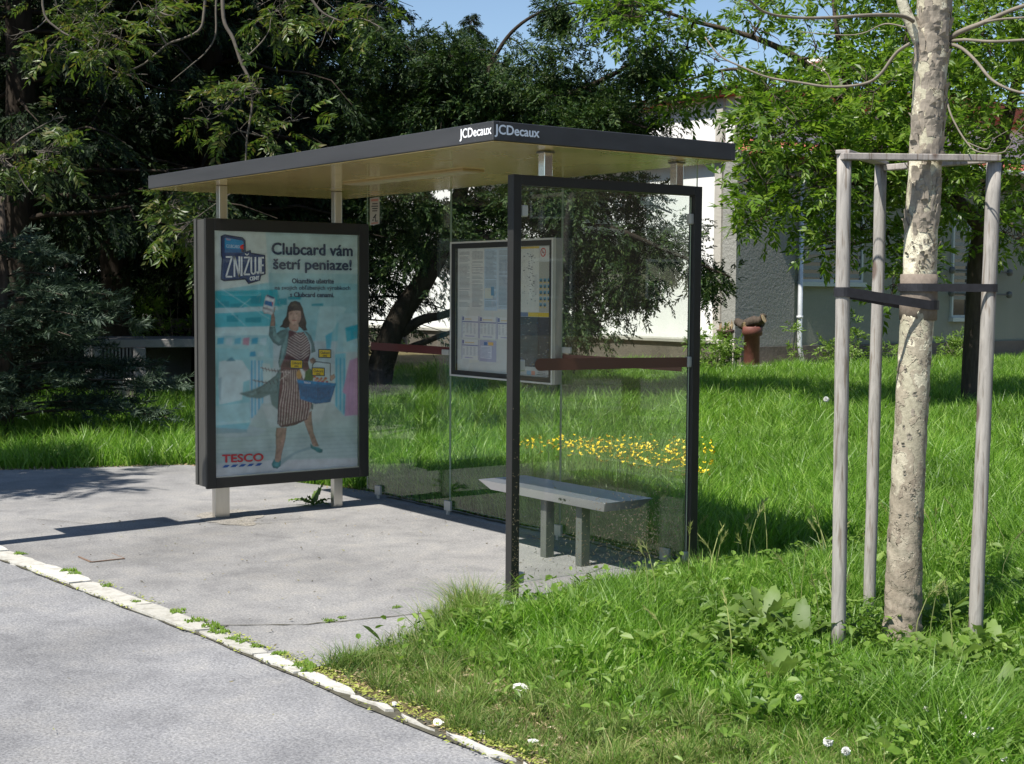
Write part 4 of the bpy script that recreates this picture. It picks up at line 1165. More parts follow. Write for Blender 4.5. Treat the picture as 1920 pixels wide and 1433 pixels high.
# right-hand map sheet
tq((.58, .57, .52), -1.73, -1.485, 1.475, 1.888, 1); tq((.62, .42, .06), -1.73, -1.485, 1.888, 1.902, 1)
for k in range(70):
    x = random.gauss(-1.58, .035); z = random.uniform(1.53, 1.86)
    if -1.72 < x < -1.495: tq((.20, .20, .20), x-.003, x+random.uniform(.002, .018), z-.002, z+random.uniform(.001, .006), 2)
lines((.34, .34, .36), -1.535, -1.495, 1.60, 1.72, 14, 2)
tq((.40, .39, .33), -1.483, -1.356, 1.475, 1.80, 1); tq((.60, .59, .56), -1.474, -1.358, 1.822, 1.90, 2)
for q in range(3):
    for w_ in range(5):
        x = -1.478+q*.042; z = 1.505+w_*.040
        if w_ == 0 and q == 2: continue
        tq((.10, .26, .36), x, x+.030, z+.009, z+.028, 2); tq((.50, .38, .14), x, x+.028, z-.002, z+.007, 2); tq((.06, .07, .08), x+.008, x+.022, z+.006, z+.018, 3)
# no-smoking mark
def disc(c, x, z, r0, r1, k, n=28):
    tcol(c); y = ty+.0265-.0005*k
    for i in range(n):
        a, b = 2*PI*i/n, 2*PI*(i+1)/n
        TB.poly([(x+r0*math.cos(a), y, z+r0*math.sin(a)), (x+r0*math.cos(b), y, z+r0*math.sin(b)), (x+r1*math.cos(b), y, z+r1*math.sin(b)), (x+r1*math.cos(a), y, z+r1*math.sin(a))][::-1])
disc((.52, .05, .05), -1.441, 1.862, .022, .029, 3)
tcol((.52, .05, .05)); y = ty+.0265-.0015
TB.poly([(-1.460, y, 1.880), (-1.456, y, 1.884), (-1.422, y, 1.844), (-1.426, y, 1.840)][::-1]); tq((.08, .08, .08), -1.455, -1.428, 1.859, 1.865, 2)
tq((.13, .17, .28), -1.73, -1.60, 1.445, 1.472, 1); tq((.62, .44, .03), -1.598, -1.356, 1.445, 1.472, 1)
tq((.035, .04, .05), -1.73, -1.356, 1.115, 1.443, 1)
for k in range(60):
    x = random.uniform(-1.72, -1.37); z = random.uniform(1.13, 1.43)
    tq(random.choice([(.22, .19, .10), (.06, .13, .24), (.15, .18, .18), (.30, .30, .28)]), x, x+random.uniform(.003, .03), z, z+random.uniform(.001, .006), 2)
tq((.40, .40, .38), -1.73, -1.356, 1.058, 1.113, 1); tq((.55, .22, .15), -1.56, -1.52, 1.062, 1.09, 2); tq((.20, .34, .46), -1.61, -1.565, 1.062, 1.09, 2); lines((.2, .2, .22), -1.5, -1.37, 1.064, 1.10, 3, 2)
TB.build('notices', TM, tc)
pane('cover_glass', -2.4248, -1.3522, ty+.009, ty+.012, 1.0552, 1.9048, 'cover_glass', tc, 1)

# ------------------------------------------------------------------ bench
bn = empty('metal_bench', (-.83, .95, 0), 'polished steel bench on two legs in front of the shelter back glass', 'bench')
mb = MB()
bx0, bx1, by0, by1, bz = -1.47, -.225, .815, 1.185, .42
vs = [(bx0, by0, bz), (bx1, by0, bz), (bx1, by1, bz), (bx0, by1, bz),
      (bx0+.07, by0+.05, bz-.062), (bx1-.07, by0+.05, bz-.062), (bx1-.07, by1-.05, bz-.062), (bx0+.07, by1-.05, bz-.062)]
mb.add(vs, [(0, 1, 2, 3), (7, 6, 5, 4), (0, 4, 5, 1), (1, 5, 6, 2), (2, 6, 7, 3), (3, 7, 4, 0)])
mb.build('seat', plain('bench_steel', (.60, .62, .65), .42, 1.0, .05, 5), bn, bevel=.004)
mb = MB()
for x in (-1.15, -1.12, -.66, -.62):
    mb.box(x-.008, x+.008, by0+.018, by0+.034, bz-.038, bz-.026)
mb.build('fixing_screws', 'leg_dark', bn)
for x in (-.90, -.56):
    mb = MB(); mb.box(x-.028, x+.028, .90, .965, -.03, bz-.0615); mb.build('leg', 'leg_dark', bn, bevel=.004)

# ------------------------------------------------------------------ stop pole outside the frame, whose shadow crosses the pavement
sp = empty('stop_pole', (-3.2, -1.92, 0), 'bus stop pole with a flag plate at the kerb left of the shelter', 'stop pole')
mb = MB(); mb.tube([(-3.20, -1.92, -.05), (-3.20, -1.92, 3.1)], [.078, .070], 16); mb.build('pole', 'steel', sp, True)
mb = MB(); mb.box(-3.52, -3.27, -1.94, -1.90, 1.2, 2.45); mb.build('flag_plate', 'dark_paint', sp, bevel=.004)
# ------------------------------------------------------------------ plane tree with its stake frame
pt = empty('plane_tree', (1.69, 1.02, 0), 'young plane tree with patchy flaking bark held between three wooden stakes', 'tree')
def at_t(px, py): return at(px, py, 6.56)
prof = [(1692, 1290, 50), (1692, 1225, 39.5), (1693, 1150, 33.5), (1697, 1000, 31.5), (1705, 850, 30.5), (1713, 700, 30), (1722, 560, 31), (1728, 430, 30.5), (1733, 320, 29.5), (1741, 200, 30), (1747, 100, 31), (1752, 0, 31), (1760, -140, 30), (1768, -300, 27), (1772, -450, 24)]
P = np.array([at_t(a, b) for a, b, c in prof]); Rd = np.array([c*6.56/FPX for a, b, c in prof])
# fine tube with bark relief
nz_, na = 420, 72
s_ = np.linspace(0, len(P)-1, nz_)
cx = np.stack([np.interp(s_, np.arange(len(P)), P[:, k]) for k in range(3)], 1)
# smooth the centre line and radius
ker = np.ones(31)/31
for k in range(3): cx[:, k] = np.convolve(np.pad(cx[:, k], 15, 'edge'), ker, 'valid')
rr = np.convolve(np.pad(np.interp(s_, np.arange(len(P)), Rd), 15, 'edge'), ker, 'valid')
ang = np.linspace(0, 2*PI, na, endpoint=False)
def hnoise(a, z, seed):
    r = np.random.default_rng(seed); out = np.zeros(np.broadcast(a, z).shape)
    for q in range(9):
        out += np.sin(a*r.integers(1, 6)+z*r.uniform(6, 30)+r.uniform(0, 6))*r.uniform(.3, 1)
    return out/4
zz = cx[:, 2][:, None]
rad = rr[:, None]*(1+.018*hnoise(ang[None, :], zz*.6, 3))
fl = hnoise(ang[None, :]*1, zz*1.7, 8)
lowf = np.clip((.9-zz)/.9, 0, 1)
rad = rad+.0030*np.clip(fl*4, -1, 1)*(.5+.5*lowf)+.0014*RNG.normal(size=rad.shape)*lowf+.0022*np.clip(hnoise(ang[None, :]*2, zz*4.5, 23)*3, -1, 1)*lowf
V = np.stack([cx[:, 0][:, None]+rad*np.cos(ang), cx[:, 1][:, None]+rad*np.sin(ang), np.broadcast_to(zz, rad.shape)], 2).reshape(-1, 3)
i0 = (np.arange(nz_-1)[:, None]*na+np.arange(na)[None, :]); j1 = (np.arange(na)+1) % na
i1 = np.arange(nz_-1)[:, None]*na+j1[None, :]
F = np.stack([i0, i1, i1+na, i0+na], 2).reshape(-1, 4)
trunk = npmesh('trunk', V, F, 'planebark', pt, True)
# curling flakes of old bark
V = []; F = []
def trunk_c(z):
    k = int(np.clip(np.searchsorted(cx[:, 2], z), 0, nz_-1)); return cx[k], rr[k]
for k in range(240):
    z = random.choice([random.uniform(1.9, 2.95), random.uniform(2.2, 2.95), random.uniform(2.0, 2.95), random.uniform(.2, 1.5), random.uniform(1.72, 2.1)])
    c, r = trunk_c(z); a = random.uniform(0, 2*PI)
    if random.random() < .8: a = R(-53+random.gauss(10, 45))
    h = random.uniform(.010, .036)*(1.25 if z > 1.9 else .45); w = random.uniform(.008, .022)*(1.2 if z > 1.9 else .5)
    lift = random.uniform(.004, .018)*(1 if z > 1.6 else .4)
    g = []
    for u in range(3):
        for v in range(4):
            aa = a+(u-1)*w/r*(1-.25*abs(v-1.5))+random.uniform(-.03, .03)
            rr_ = r*1.012+.002+lift*((v/3)**2)*(1 if u != 0 else .6)+random.uniform(0, .0015)
            zq = z+(v-1.5)/3*h*2+random.uniform(-.003, .003)
            g.append((c[0]+rr_*math.cos(aa), c[1]+rr_*math.sin(aa), zq))
    b = len(V); V += g
    for u in range(2):
        for v in range(3): F.append((b+u*4+v, b+(u+1)*4+v, b+(u+1)*4+v+1, b+u*4+v+1))
tag(npmesh('bark_flakes', V, F, 'flake', pt, False), kind='stuff')
# limbs and bare twigs
def curve(pts, n=6):
    pts = [np.asarray(p, float) for p in pts]; out = []
    for i in range(len(pts)-1):
        p0 = pts[max(i-1, 0)]; p1 = pts[i]; p2 = pts[i+1]; p3 = pts[min(i+2, len(pts)-1)]
        for j in range(n):
            t = j/n
            out.append(.5*((2*p1)+(-p0+p2)*t+(2*p0-5*p1+4*p2-p3)*t*t+(-p0+3*p1-3*p2+p3)*t**3))
    out.append(pts[-1]); return out
def limb(pix, d0, d1, r0, r1, name='limb', mat='planebark', parent=None, n=7):
    k = len(pix); pts = curve([at(x, y, d0+(d1-d0)*i/(k-1)) for i, (x, y) in enumerate(pix)])
    mb = MB(); mb.tube(pts, [r0+(r1-r0)*i/(len(pts)-1) for i in range(len(pts))], n, True, .05)
    return mb.build(name, mat, parent, True)
limb([(1735, 95), (1722, 75), (1708, 45), (1692, 5), (1680, -60), (1672, -150)], 6.56, 6.5, .030, .022, 'limb', 'planebark', pt, 10)
limb([(1712, 40), (1690, 30), (1640, 28), (1560, 33), (1490, 33), (1432, 22), (1395, -10)], 6.5, 6.1, .010, .005, 'twig', 'twig', pt)
limb([(1706, 82), (1680, 100), (1650, 140), (1620, 157), (1560, 163), (1500, 155), (1440, 145), (1390, 125), (1350, 105), (1322, 70)], 6.5, 6.9, .008, .0035, 'twig', 'twig', pt)
limb([(1560, 163), (1552, 140), (1535, 127), (1522, 122)], 6.7, 6.7, .004, .002, 'twig', 'twig', pt, 5)
limb([(1700, 52), (1660, 45), (1620, 62), (1580, 66), (1500, 60)], 6.5, 6.8, .004, .002, 'twig', 'twig', pt, 5)
limb([(1776, 75), (1800, 60), (1845, 42), (1890, 22), (1935, 5), (1990, -20)], 6.56, 6.3, .013, .008, 'limb', 'twig', pt)
limb([(1845, 42), (1880, 36), (1920, 33), (1960, 28)], 6.4, 6.3, .006, .004, 'twig', 'twig', pt)
limb([(1778, 78), (1810, 75), (1860, 78), (1920, 75), (1980, 70)], 6.56, 6.2, .008, .005, 'twig', 'twig', pt)
limb([(1775, 82), (1802, 90), (1830, 115), (1860, 150), (1900, 170), (1960, 182)], 6.56, 6.2, .009, .005, 'twig', 'twig', pt)
limb([(1772, 150), (1778, 200), (1795, 240), (1815, 270), (1832, 284), (1870, 288), (1890, 278), (1905, 250), (1925, 230)], 6.56, 6.2, .005, .002, 'twig', 'twig', pt, 5)
limb([(1870, 288), (1885, 284), (1888, 276)], 6.3, 6.3, .003, .0015, 'twig', 'twig', pt, 5)
limb([(1815, 268), (1850, 280), (1862, 262), (1890, 245)], 6.4, 6.3, .003, .0015, 'twig', 'twig', pt, 5)

def vcyl(mb, p0, p1, r0, r1, n=20, rings=16, wobble=.0012):
    pts = [np.asarray(p0)+(np.asarray(p1)-np.asarray(p0))*i/rings+np.array([random.uniform(-wobble, wobble), random.uniform(-wobble, wobble), 0]) for i in range(rings+1)]
    mb.tube(pts, [r0+(r1-r0)*i/rings for i in range(rings+1)], n)
sfm = empty('tree_stake_frame', (1.6, 1.0, 0), 'weathered wooden frame of three round stakes and battens around the plane tree', 'tree stake')
SL0, SL1 = at(1572, 1235, 6.385), at(1583, 291, 6.385)
SM0, SM1 = at(1629, 1175, 7.0959), at(1652, 310, 7.0959)
SR0, SR1 = at(1827, 1222, 6.5526), at(1864, 306, 6.5526)
for a, b, r0, r1 in ((SL0, SL1, .0325, .0315), (SM0, SM1, .0300, .0295), (SR0, SR1, .0325, .0330)):
    mb = MB(); vcyl(mb, a, b, r0, r1); mb.build('stake', 'stake', sfm, True)
def batten(a, b, h, t, z, ext=.05):
    a = np.array(a, float); b = np.array(b, float); a[2] = b[2] = 0
    d = (b-a); L = np.linalg.norm(d); d /= L; n_ = np.array([-d[1], d[0], 0])
    a = a-d*ext; b = b+d*ext
    za, zb = z
    q = []
    for p, zz_ in ((a, za), (b, zb)):
        for u, v in ((-t, 0), (t, 0), (t, h), (-t, h)): q.append(p+n_*u+np.array([0, 0, zz_+v]))
    m = MB(); m.add(q, [(0, 1, 2, 3), (7, 6, 5, 4), (0, 4, 5, 1), (1, 5, 6, 2), (2, 6, 7, 3), (3, 7, 4, 0)])
    m.build('batten', 'batten', sfm, bevel=.004)
batten(SL1, SM1, .018, .032, (SL1[2]+.003, SM1[2]+.003), .035)
batten(SM1, SR1, .030, .022, (SM1[2]-.030, SR1[2]+.002), -.033)
batten(SL1+np.array([.022, -.018, 0]), SR1+np.array([.022, -.022, 0]), .030, .020, (SL1[2]-.0245, SR1[2]+.0045), .02)

# cloth sleeve and two black straps
def hull_loop(c0, r0, c1, r1, n=14):
    d = np.array(c1[:2])-np.array(c0[:2]); L = np.linalg.norm(d); a = math.atan2(d[1], d[0]); be = math.acos((r0-r1)/L)
    pts = []
    for k in range(n+1):
        t = a+be+(2*PI-2*be)*k/n; pts.append((c0[0]+r0*math.cos(t), c0[1]+r0*math.sin(t), 0))
    for k in range(n//2+1):
        t = a-be+(2*be)*k/(n//2); pts.append((c1[0]+r1*math.cos(t), c1[1]+r1*math.sin(t), 1))
    return pts
def strap(ct, rt, cs, rs, zt, zs, h, label, cross=0):
    lo = hull_loop(ct, rt, cs, rs); hi = hull_loop(ct, rt+.005, cs, rs+.005)
    m = MB(); n_ = len(lo); vs = []
    for (x, y, f), (X, Y, _) in zip(lo, hi):
        z = zt+(zs-zt)*f
        vs += [(x, y, z), (X, Y, z), (X, Y, z+h), (x, y, z+h)]
    fs = []
    for i in range(n_):
        j = (i+1) % n_
        for q in range(4): fs.append((i*4+q, j*4+q, j*4+(q+1) % 4, i*4+(q+1) % 4))
    m.add(vs, fs)
    t = tag(m.build('tree_strap', 'strap', smooth=False), label, 'tree strap')
    return t
c, r = trunk_c(1.62)
mb = MB()
prof_s = [(r+.004, 1.485), (r+.009, 1.487), (r+.0095, 1.56), (r+.008, 1.63), (r+.009, 1.695), (r+.004, 1.697)]
mb.lathe(prof_s, (c[0], c[1], 0), 32)
mb.f = mb.f[:-2]; mb.m = mb.m[:-2]
tag(mb.build('trunk_sleeve', 'sleeve', smooth=True), 'brown cloth sleeve wrapped round the plane tree trunk under the straps', 'trunk sleeve')
rt = r+.0125
sl = lambda A0, A1, z: A0+(A1-A0)*(z-A0[2])/(A1[2]-A0[2])
strap(c, rt, sl(SL0, SL1, 1.62), .0345, 1.535, 1.592, .042, 'black rubber strap tying the plane tree to the left wooden stake')
strap(c, rt+.001, sl(SR0, SR1, 1.62), .0345, 1.618, 1.618, .036, 'black rubber strap tying the plane tree to the right wooden stake')

# ------------------------------------------------------------------ foliage tools
def unit(a): return a/(np.linalg.norm(a, axis=-1, keepdims=True)+1e-9)
def sprigs(P, A, L, table, rng, droop=.25, wild=.35, fold=0.0):
    """P origins (n,3), A axes (n,3), L lengths (n,). table rows: t along axis, angle off axis (rad, signed), leaflet length, leaflet width (in sprig lengths). Returns V,F of 4-gons."""
    n = len(P); A = unit(A)
    Z = np.zeros((n, 3)); Z[:, 2] = 1
    S = np.cross(A, Z+rng.normal(0, wild, (n, 3))); S = unit(S)
    Nn = np.cross(S, A)
    Vs = []
    for t, an, ll, lw in table:
        ll_ = (ll*L*rng.uniform(.75, 1.2, n))[:, None]; lw_ = (lw*L*rng.uniform(.8, 1.2, n))[:, None]
        base = P+A*(t*L)[:, None]; base[:, 2] -= droop*(t*L)*t*.6
        d = A*math.cos(an)+S*math.sin(an)+rng.normal(0, wild*.5, (n, 3)); d[:, 2] -= droop*rng.uniform(.3, 1.3, n)
        d = unit(d)
        w = unit(np.cross(d, Nn+rng.normal(0, wild, (n, 3))))
        up = np.cross(w, d)
        m = base+d*ll_*.42
        Vs.append(np.stack([base, m+w*lw_*.5+up*lw_*fold, base+d*ll_, m-w*lw_*.5+up*lw_*fold], 1))
    V = np.concatenate(Vs, 0).reshape(-1, 3)
    F = np.arange(len(V)).reshape(-1, 4)
    return V, F
T_ASH = [(.30, .95, .42, .15), (.32, -.95, .42, .15), (.52, .85, .45, .16), (.54, -.85, .45, .16), (.74, .75, .45, .16), (.76, -.75, .45, .16), (.92, .55, .42, .15), (.94, -.55, .42, .15), (.98, 0, .5, .17)]
T_AIL = [(.2+.09*i, s*1.15, .34, .11) for i in range(8) for s in (1, -1)]+[(.97, .3, .3, .1)]
T_CON = [(.04+.078*i, (.85 if i % 2 else -.85)*(1.1-.45*i/11), .36-.10*i/11, .105) for i in range(12)]+[(.45, .1, .36, .10), (.72, -.05, .34, .09)]
T_SPR = [(.05+.07*i, s*.8, .34, .055) for i in range(12) for s in (1, -1)]
def rnd_in_ball(n, rng, shell=.35):
    d = unit(rng.normal(size=(n, 3))); r = rng.uniform(shell**3, 1, n)**(1/3)
    return d*r[:, None]
def nearest_on(segs, p):
    best = None
    for pts, rad in segs:
        A_ = np.asarray(pts); k = int(np.argmin(((A_-p)**2).sum(1)))
        d = float(((A_[k]-p)**2).sum())
        if best is None or d < best[0]: best = (d, A_[k], rad[k])
    return best[1], best[2]
def broad_tree(name, label, limbs, clumps, table, leafmat_, barkmat, seed, Lr=(.22, .34), cat='tree', up=.25, droop=.3, twig_r=.016, fold=.12, group=None):
    """limbs: list of (points, radii); clumps: (centre, radius, count)"""
    rng = np.random.default_rng(seed)
    base = limbs[0][0][0]
    t = empty(name, (base[0], base[1], 0), label, cat, group)
    mb = MB()
    mb.tube(limbs[0][0], limbs[0][1], 12, True, .06)
    mb.build('trunk', barkmat, t, True)
    mb = MB(); segs = list(limbs)
    for pts, rad in limbs[1:]: mb.tube(pts, rad, 8, True, .05)
    Ps = []; As = []; Ls = []
    order = sorted(clumps, key=lambda c: min(((np.asarray(s[0])-c[0])**2).sum(1).min() for s in limbs))
    for c, r, n in order:
        c = np.asarray(c, float)
        p0, r0 = nearest_on(segs, c)
        L = np.linalg.norm(c-p0)
        mid = p0*.45+c*.55+rng.normal(0, .10*L, 3); mid[2] -= .04*L
        pts = curve([p0, mid, c], 4); ra = np.linspace(min(r0*.7, twig_r*1.6+.004*L), twig_r*.45, len(pts))
        mb.tube(pts, list(ra), 5, False); segs.append((pts, list(ra)))
        for q in range(5):
            e = c+rnd_in_ball(1, rng)[0]*r*.9
            pts2 = curve([pts[-3], (pts[-1]+e)/2+rng.normal(0, .05, 3), e], 3); mb.tube(pts2, list(np.linspace(twig_r*.5, twig_r*.15, len(pts2))), 4, False)
        o_ = rnd_in_ball(n, rng)*np.array([1, 1, .8])
        P = c+o_*r
        A_ = unit(o_)*.8+rng.normal(0, .55, (n, 3)); A_[:, 2] += up
        Ps.append(P); As.append(A_); Ls.append(rng.uniform(Lr[0], Lr[1], n))
    mb.build('branches', barkmat, t, True)
    V, F = sprigs(np.concatenate(Ps), np.concatenate(As), np.concatenate(Ls), table, rng, droop, .35, fold)
    npmesh('crown', V, F, leafmat_, t)
    return t

# ------------------------------------------------------------------ ash tree on the right
def lp(pix, d, r0, r1, jit=0):
    k = len(pix); ds = d if isinstance(d, (list, tuple)) else [d]*k
    pts = curve([at(x, y, ds[i]) for i, (x, y) in enumerate(pix)], 5)
    return pts, list(np.linspace(r0, r1, len(pts)))
rng = np.random.default_rng(21)
D = 21.0
zb = at(1828, 690, D)[2]
limbs = [lp([(1826, 770), (1828, 690), (1832, 560), (1838, 470), (1846, 400)], D, .19, .15),
         lp([(1842, 430), (1790, 372), (1740, 345), (1680, 305), (1634, 276), (1600, 215), (1560, 168), (1510, 120), (1450, 85), (1380, 60), (1300, 40), (1220, 15), (1150, 10)], D-.3, .11, .012),
         lp([(1600, 215), (1580, 120), (1565, 20), (1560, -90)], D-.3, .06, .02),
         lp([(1560, 168), (1500, 150), (1440, 140), (1370, 130), (1290, 150)], D-.4, .05, .015),
         lp([(1846, 400), (1870, 300), (1900, 180), (1930, 60), (1950, -100)], D+.2, .12, .04),
         lp([(1680, 305), (1690, 200), (1700, 60), (1690, -100)], D, .06, .02),
         lp([(1790, 372), (1720, 395), (1660, 440), (1590, 460), (1530, 470)], D-.8, .05, .012),
         lp([(1740, 345), (1640, 345), (1540, 340), (1440, 330), (1380, 345)], D-1.0, .05, .012),
         lp([(1850, 420), (1890, 400), (1940, 380), (2000, 370)], D-.8, .06, .02)]
clumps = []
def region(n, cxp, cyp, rx, ry, d0, d1, r0, r1, cnt, ok=None):
    k = 0
    while k < n:
        a = rng.uniform(0, 2*PI); q = math.sqrt(rng.uniform(0, 1))
        x = cxp+rx*q*math.cos(a); y = cyp+ry*q*math.sin(a)
        if ok and not ok(x, y): continue
        r = rng.uniform(r0, r1)
        clumps.append((at(x, y, rng.uniform(d0, d1)), r, int(cnt*(r/r1)**2))); k += 1
okr = lambda x, y: (x > 1425 or (y < 400 and x > 1385)) and not (y > 395 and x < 1600)
region(42, 1610, 290, 230, 150, D-2.5, D+1.5, .42, .74, 62, okr)
hole = lambda x, y: not (1120 < x < 1345 and 75+.05*(x-1120) < y < 215) and not (x < 1250 and y > 100)
region(18, 1460, 50, 280, 130, D-2, D+2, .38, .66, 46, hole)
region(6, 1235, 0, 100, 45, D-1.5, D+1.5, .30, .5, 34, hole)
region(5, 1300, 130, 60, 40, D-1, D+1, .22, .36, 26, lambda x, y: x > 1265)
region(4, 1275, 195, 60, 18, D-1, D+1, .2, .3, 22)
region(21, 1700, 20, 260, 160, D-2, D+2, .45, .8, 52)
region(34, 1860, 200, 150, 230, D-2, D+2, .5, .85, 62)
region(5, 1600, 455, 60, 35, D-2.5, D-1, .2, .34, 24)
region(6, 1415, 385, 45, 40, D-2.5, D-1, .2, .34, 26)
region(5, 1700, 480, 45, 80, D-2.5, D-1, .25, .4, 28)
region(4, 1425, 175, 60, 40, D-2, D, .3, .45, 30)
region(5, 1905, 430, 30, 30, D-2, D, .2, .35, 24)
broad_tree('ash_tree', 'bright green leafy tree with dark trunk in front of the grey house', limbs, clumps, T_ASH, 'ash', 'bark', 3, (.24, .36))
# ------------------------------------------------------------------ conifers
def conifer_proto(name, H, Rm, base, nb, per, seed, mat, label, droop=.55, Ls=(.30, .55), slim=.7):
    rng = np.random.default_rng(seed)
    t = empty(name, (0, 0, 0), label, 'tree')
    mb = MB(); k = 9
    mb.tube([(rng.normal(0, .05), rng.normal(0, .05), -.1+H*i/k) for i in range(k+1)], [max(.02, .24*(1-i/k)+.02) for i in range(k+1)], 10, True, .05)
    mb.build('trunk', 'bark_conifer', t, True)
    mb = MB(); Ps = []; As = []
    for b in range(nb):
        f = (b+rng.uniform(0, 1))/nb; z = base+(H-base)*f
        L = Rm*(1-f)**slim*rng.uniform(.55, 1.1)+.25
        a = b*2.399+rng.normal(0, .35); dirh = np.array([math.cos(a), math.sin(a), 0])
        up = rng.uniform(-.05, .30)
        pts = []
        for i in range(7):
            u = i/6
            pts.append(np.array([0, 0, z])+dirh*L*u+np.array([0, 0, L*(up*u-droop*.55*u*u)])+rng.normal(0, .03*L*u, 3))
        mb.tube(pts, list(np.linspace(.035*(1-f)+.012, .005, 7)), 4, False)
        side = np.array([-dirh[1], dirh[0], 0]); A_ = np.array(pts)
        n = int(per*(.35+.65*L/Rm))
        u = rng.uniform(.16, 1, n)**.8
        pos = np.stack([np.interp(u, np.linspace(0, 1, 7), A_[:, q]) for q in range(3)], 1)
        lat = rng.normal(0, .16, n)*L*(.35+.65*(1-u))
        pos = pos+side*lat[:, None]; pos[:, 2] -= np.abs(lat)*.35+rng.exponential(.06, n)
        ax = dirh*rng.uniform(.2, 1, n)[:, None]+side*np.sign(lat)[:, None]*rng.uniform(.1, .8, n)[:, None]
        ax[:, 2] -= rng.uniform(.15, 1.5, n)*droop*1.6
        Ps.append(pos); As.append(ax)
    mb.build('branches', 'bark_conifer', t, True)
    P = np.concatenate(Ps); A_ = np.concatenate(As)
    V, F = sprigs(P, A_, rng.uniform(Ls[0], Ls[1], len(P)), T_CON, rng, .30, .45, .05)
    npmesh('crown', V, F, mat, t)
    return t
c1 = conifer_proto('dark_conifer', 15, 3.6, 2.5, 140, 84, 31, 'conifer_dark', 'x', .38, (.20, .38))
c2 = conifer_proto('dark_conifer', 13, 3.0, 2.2, 140, 76, 32, 'conifer_dark', 'x', .5, (.18, .34))
c3 = conifer_proto('dark_conifer', 17, 4.2, 2.7, 150, 86, 33, 'conifer_dark', 'x', .34, (.20, .38))
c4 = conifer_proto('dark_conifer', 14, 3.6, .1, 170, 70, 34, 'conifer_dark', 'x', .45, (.22, .42))
used = set()
def put(proto, px, depth, label, rot, s=1.0, zs=1.0):
    p = at(px, 600, depth)
    o = proto if proto not in used else copy_tree(proto)
    used.add(proto)
    o.location = (p[0], p[1], -.05); o.rotation_euler = (0, 0, rot); o.scale = (s, s, s*zs)
    o['label'] = label
    return o
put(c1, 40, 19.5, 'tall dark conifer at the far left edge behind the blue spruce', .3)
put(c3, 215, 23, 'dark conifer behind the concrete enclosure', 1.7)
put(c2, 395, 22, 'dark conifer rising above the advert case', 2.9, 1.05)
put(c1, 560, 24, 'dark conifer above the middle of the shelter roof', 4.0, .8)
put(c2, 640, 25.5, 'thin dark conifer with sky showing through, left of the drooping conifer', .9, .72, .95)
put(c4, 130, 29, 'dark conifer in the second row behind the left edge trees', 5.1)
put(c4, 330, 30, 'dark conifer in the second row between the enclosure and the advert', 2.2, 1.1)
put(c4, 480, 31, 'dark conifer in the second row behind the advert case', .5)
put(c4, 430, 32, 'dark conifer in the second row at the left end of the white wall', 3.3, .8)
put(c1, -160, 24, 'dark conifer just beyond the left edge of the picture', 1.1)
put(c4, 20, 34, 'farthest dark conifer at the far left', 1.9, 1.3)
put(c3, 880, 62, 'distant conifer over the white building roof', 2.0, .8)
# far trees added across the street, out of view, to darken the glass reflections
for i, (x, y) in enumerate([(-17, -10.5), (-20.5, -12.5), (-24, -14), (-28, -15.5), (-32.5, -17.5), (-37, -19.5), (-42, -22), (-22, -9.5), (-29, -12.5)]):
    o = copy_tree(c4); o.location = (x, y, 0); o.rotation_euler = (0, 0, i*1.3)
    o['label'] = 'unseen conifer added across the street to darken the back glass reflection'; o['group'] = 'added unseen conifers across the street'

# drooping conifer with the leaning trunk, behind the glass
Dy = 21.5
rng = np.random.default_rng(77)
limbs = [lp([(700, 760), (722, 660), (752, 590), (795, 525), (835, 455), (858, 380), (880, 300), (905, 200), (925, 110)], Dy, .21, .06),
         lp([(752, 625), (790, 600), (840, 588), (900, 560), (960, 545)], Dy, .09, .03),
         lp([(760, 655), (800, 640), (850, 622), (900, 612)], Dy-.2, .06, .02),
         lp([(795, 525), (812, 510), (820, 500)], Dy, .04, .02),
         lp([(858, 380), (950, 400), (1050, 420), (1150, 430), (1250, 470), (1370, 520)], [Dy, Dy-.2, Dy-.5, Dy-.8, Dy-1, Dy-1], .10, .012),
         lp([(872, 330), (960, 330), (1060, 340), (1160, 360), (1260, 400)], [Dy, Dy-.3, Dy-.4, Dy-.5, Dy-.5], .09, .012),
         lp([(900, 230), (980, 200), (1060, 180), (1130, 150), (1200, 110), (1248, 75)], [Dy, Dy, Dy-.2, Dy-.2, Dy-.3, Dy-.3], .08, .012),
         lp([(885, 290), (960, 270), (1050, 250), (1140, 225), (1230, 245)], [Dy, Dy-.4, Dy-.8, Dy-.8, Dy-1], .08, .012),
         lp([(925, 110), (960, 60), (1010, 25), (1080, 5), (1150, -10)], Dy+.2, .035, .010),
         lp([(915, 150), (850, 110), (790, 100), (720, 90)], Dy+.3, .06, .015),
         lp([(905, 200), (840, 220), (760, 230), (690, 240)], Dy+.3, .07, .015),
         lp([(880, 300), (820, 330), (760, 370), (710, 420)], Dy, .06, .015),
         lp([(850, 400), (900, 440), (980, 480), (1050, 500)], [Dy, Dy-.4, Dy-.8, Dy-1], .07, .015)]
trees_drop = empty('drooping_conifer', tuple(limbs[0][0][1]), 'drooping conifer with leaning dark trunk in front of the white building', 'tree')
mb = MB(); mb.tube(limbs[0][0], limbs[0][1], 12, True, .05); mb.build('trunk', 'bark_conifer', trees_drop, True)
mb = MB()
for p, r in limbs[1:]: mb.tube(p, r, 7, True, .04)
CL = []
def blob(x, y, rx, ry, n, cnt, dd=1.0, d0=Dy):
    for k in range(n):
        a = rng.uniform(0, 2*PI); q = math.sqrt(rng.uniform(0, 1))
        if rng.uniform() < .72: CL.append((at(x+rx*q*math.cos(a), y+ry*q*math.sin(a), d0+rng.uniform(-dd, dd)), rng.uniform(.2, .46), int(cnt*1.5)))
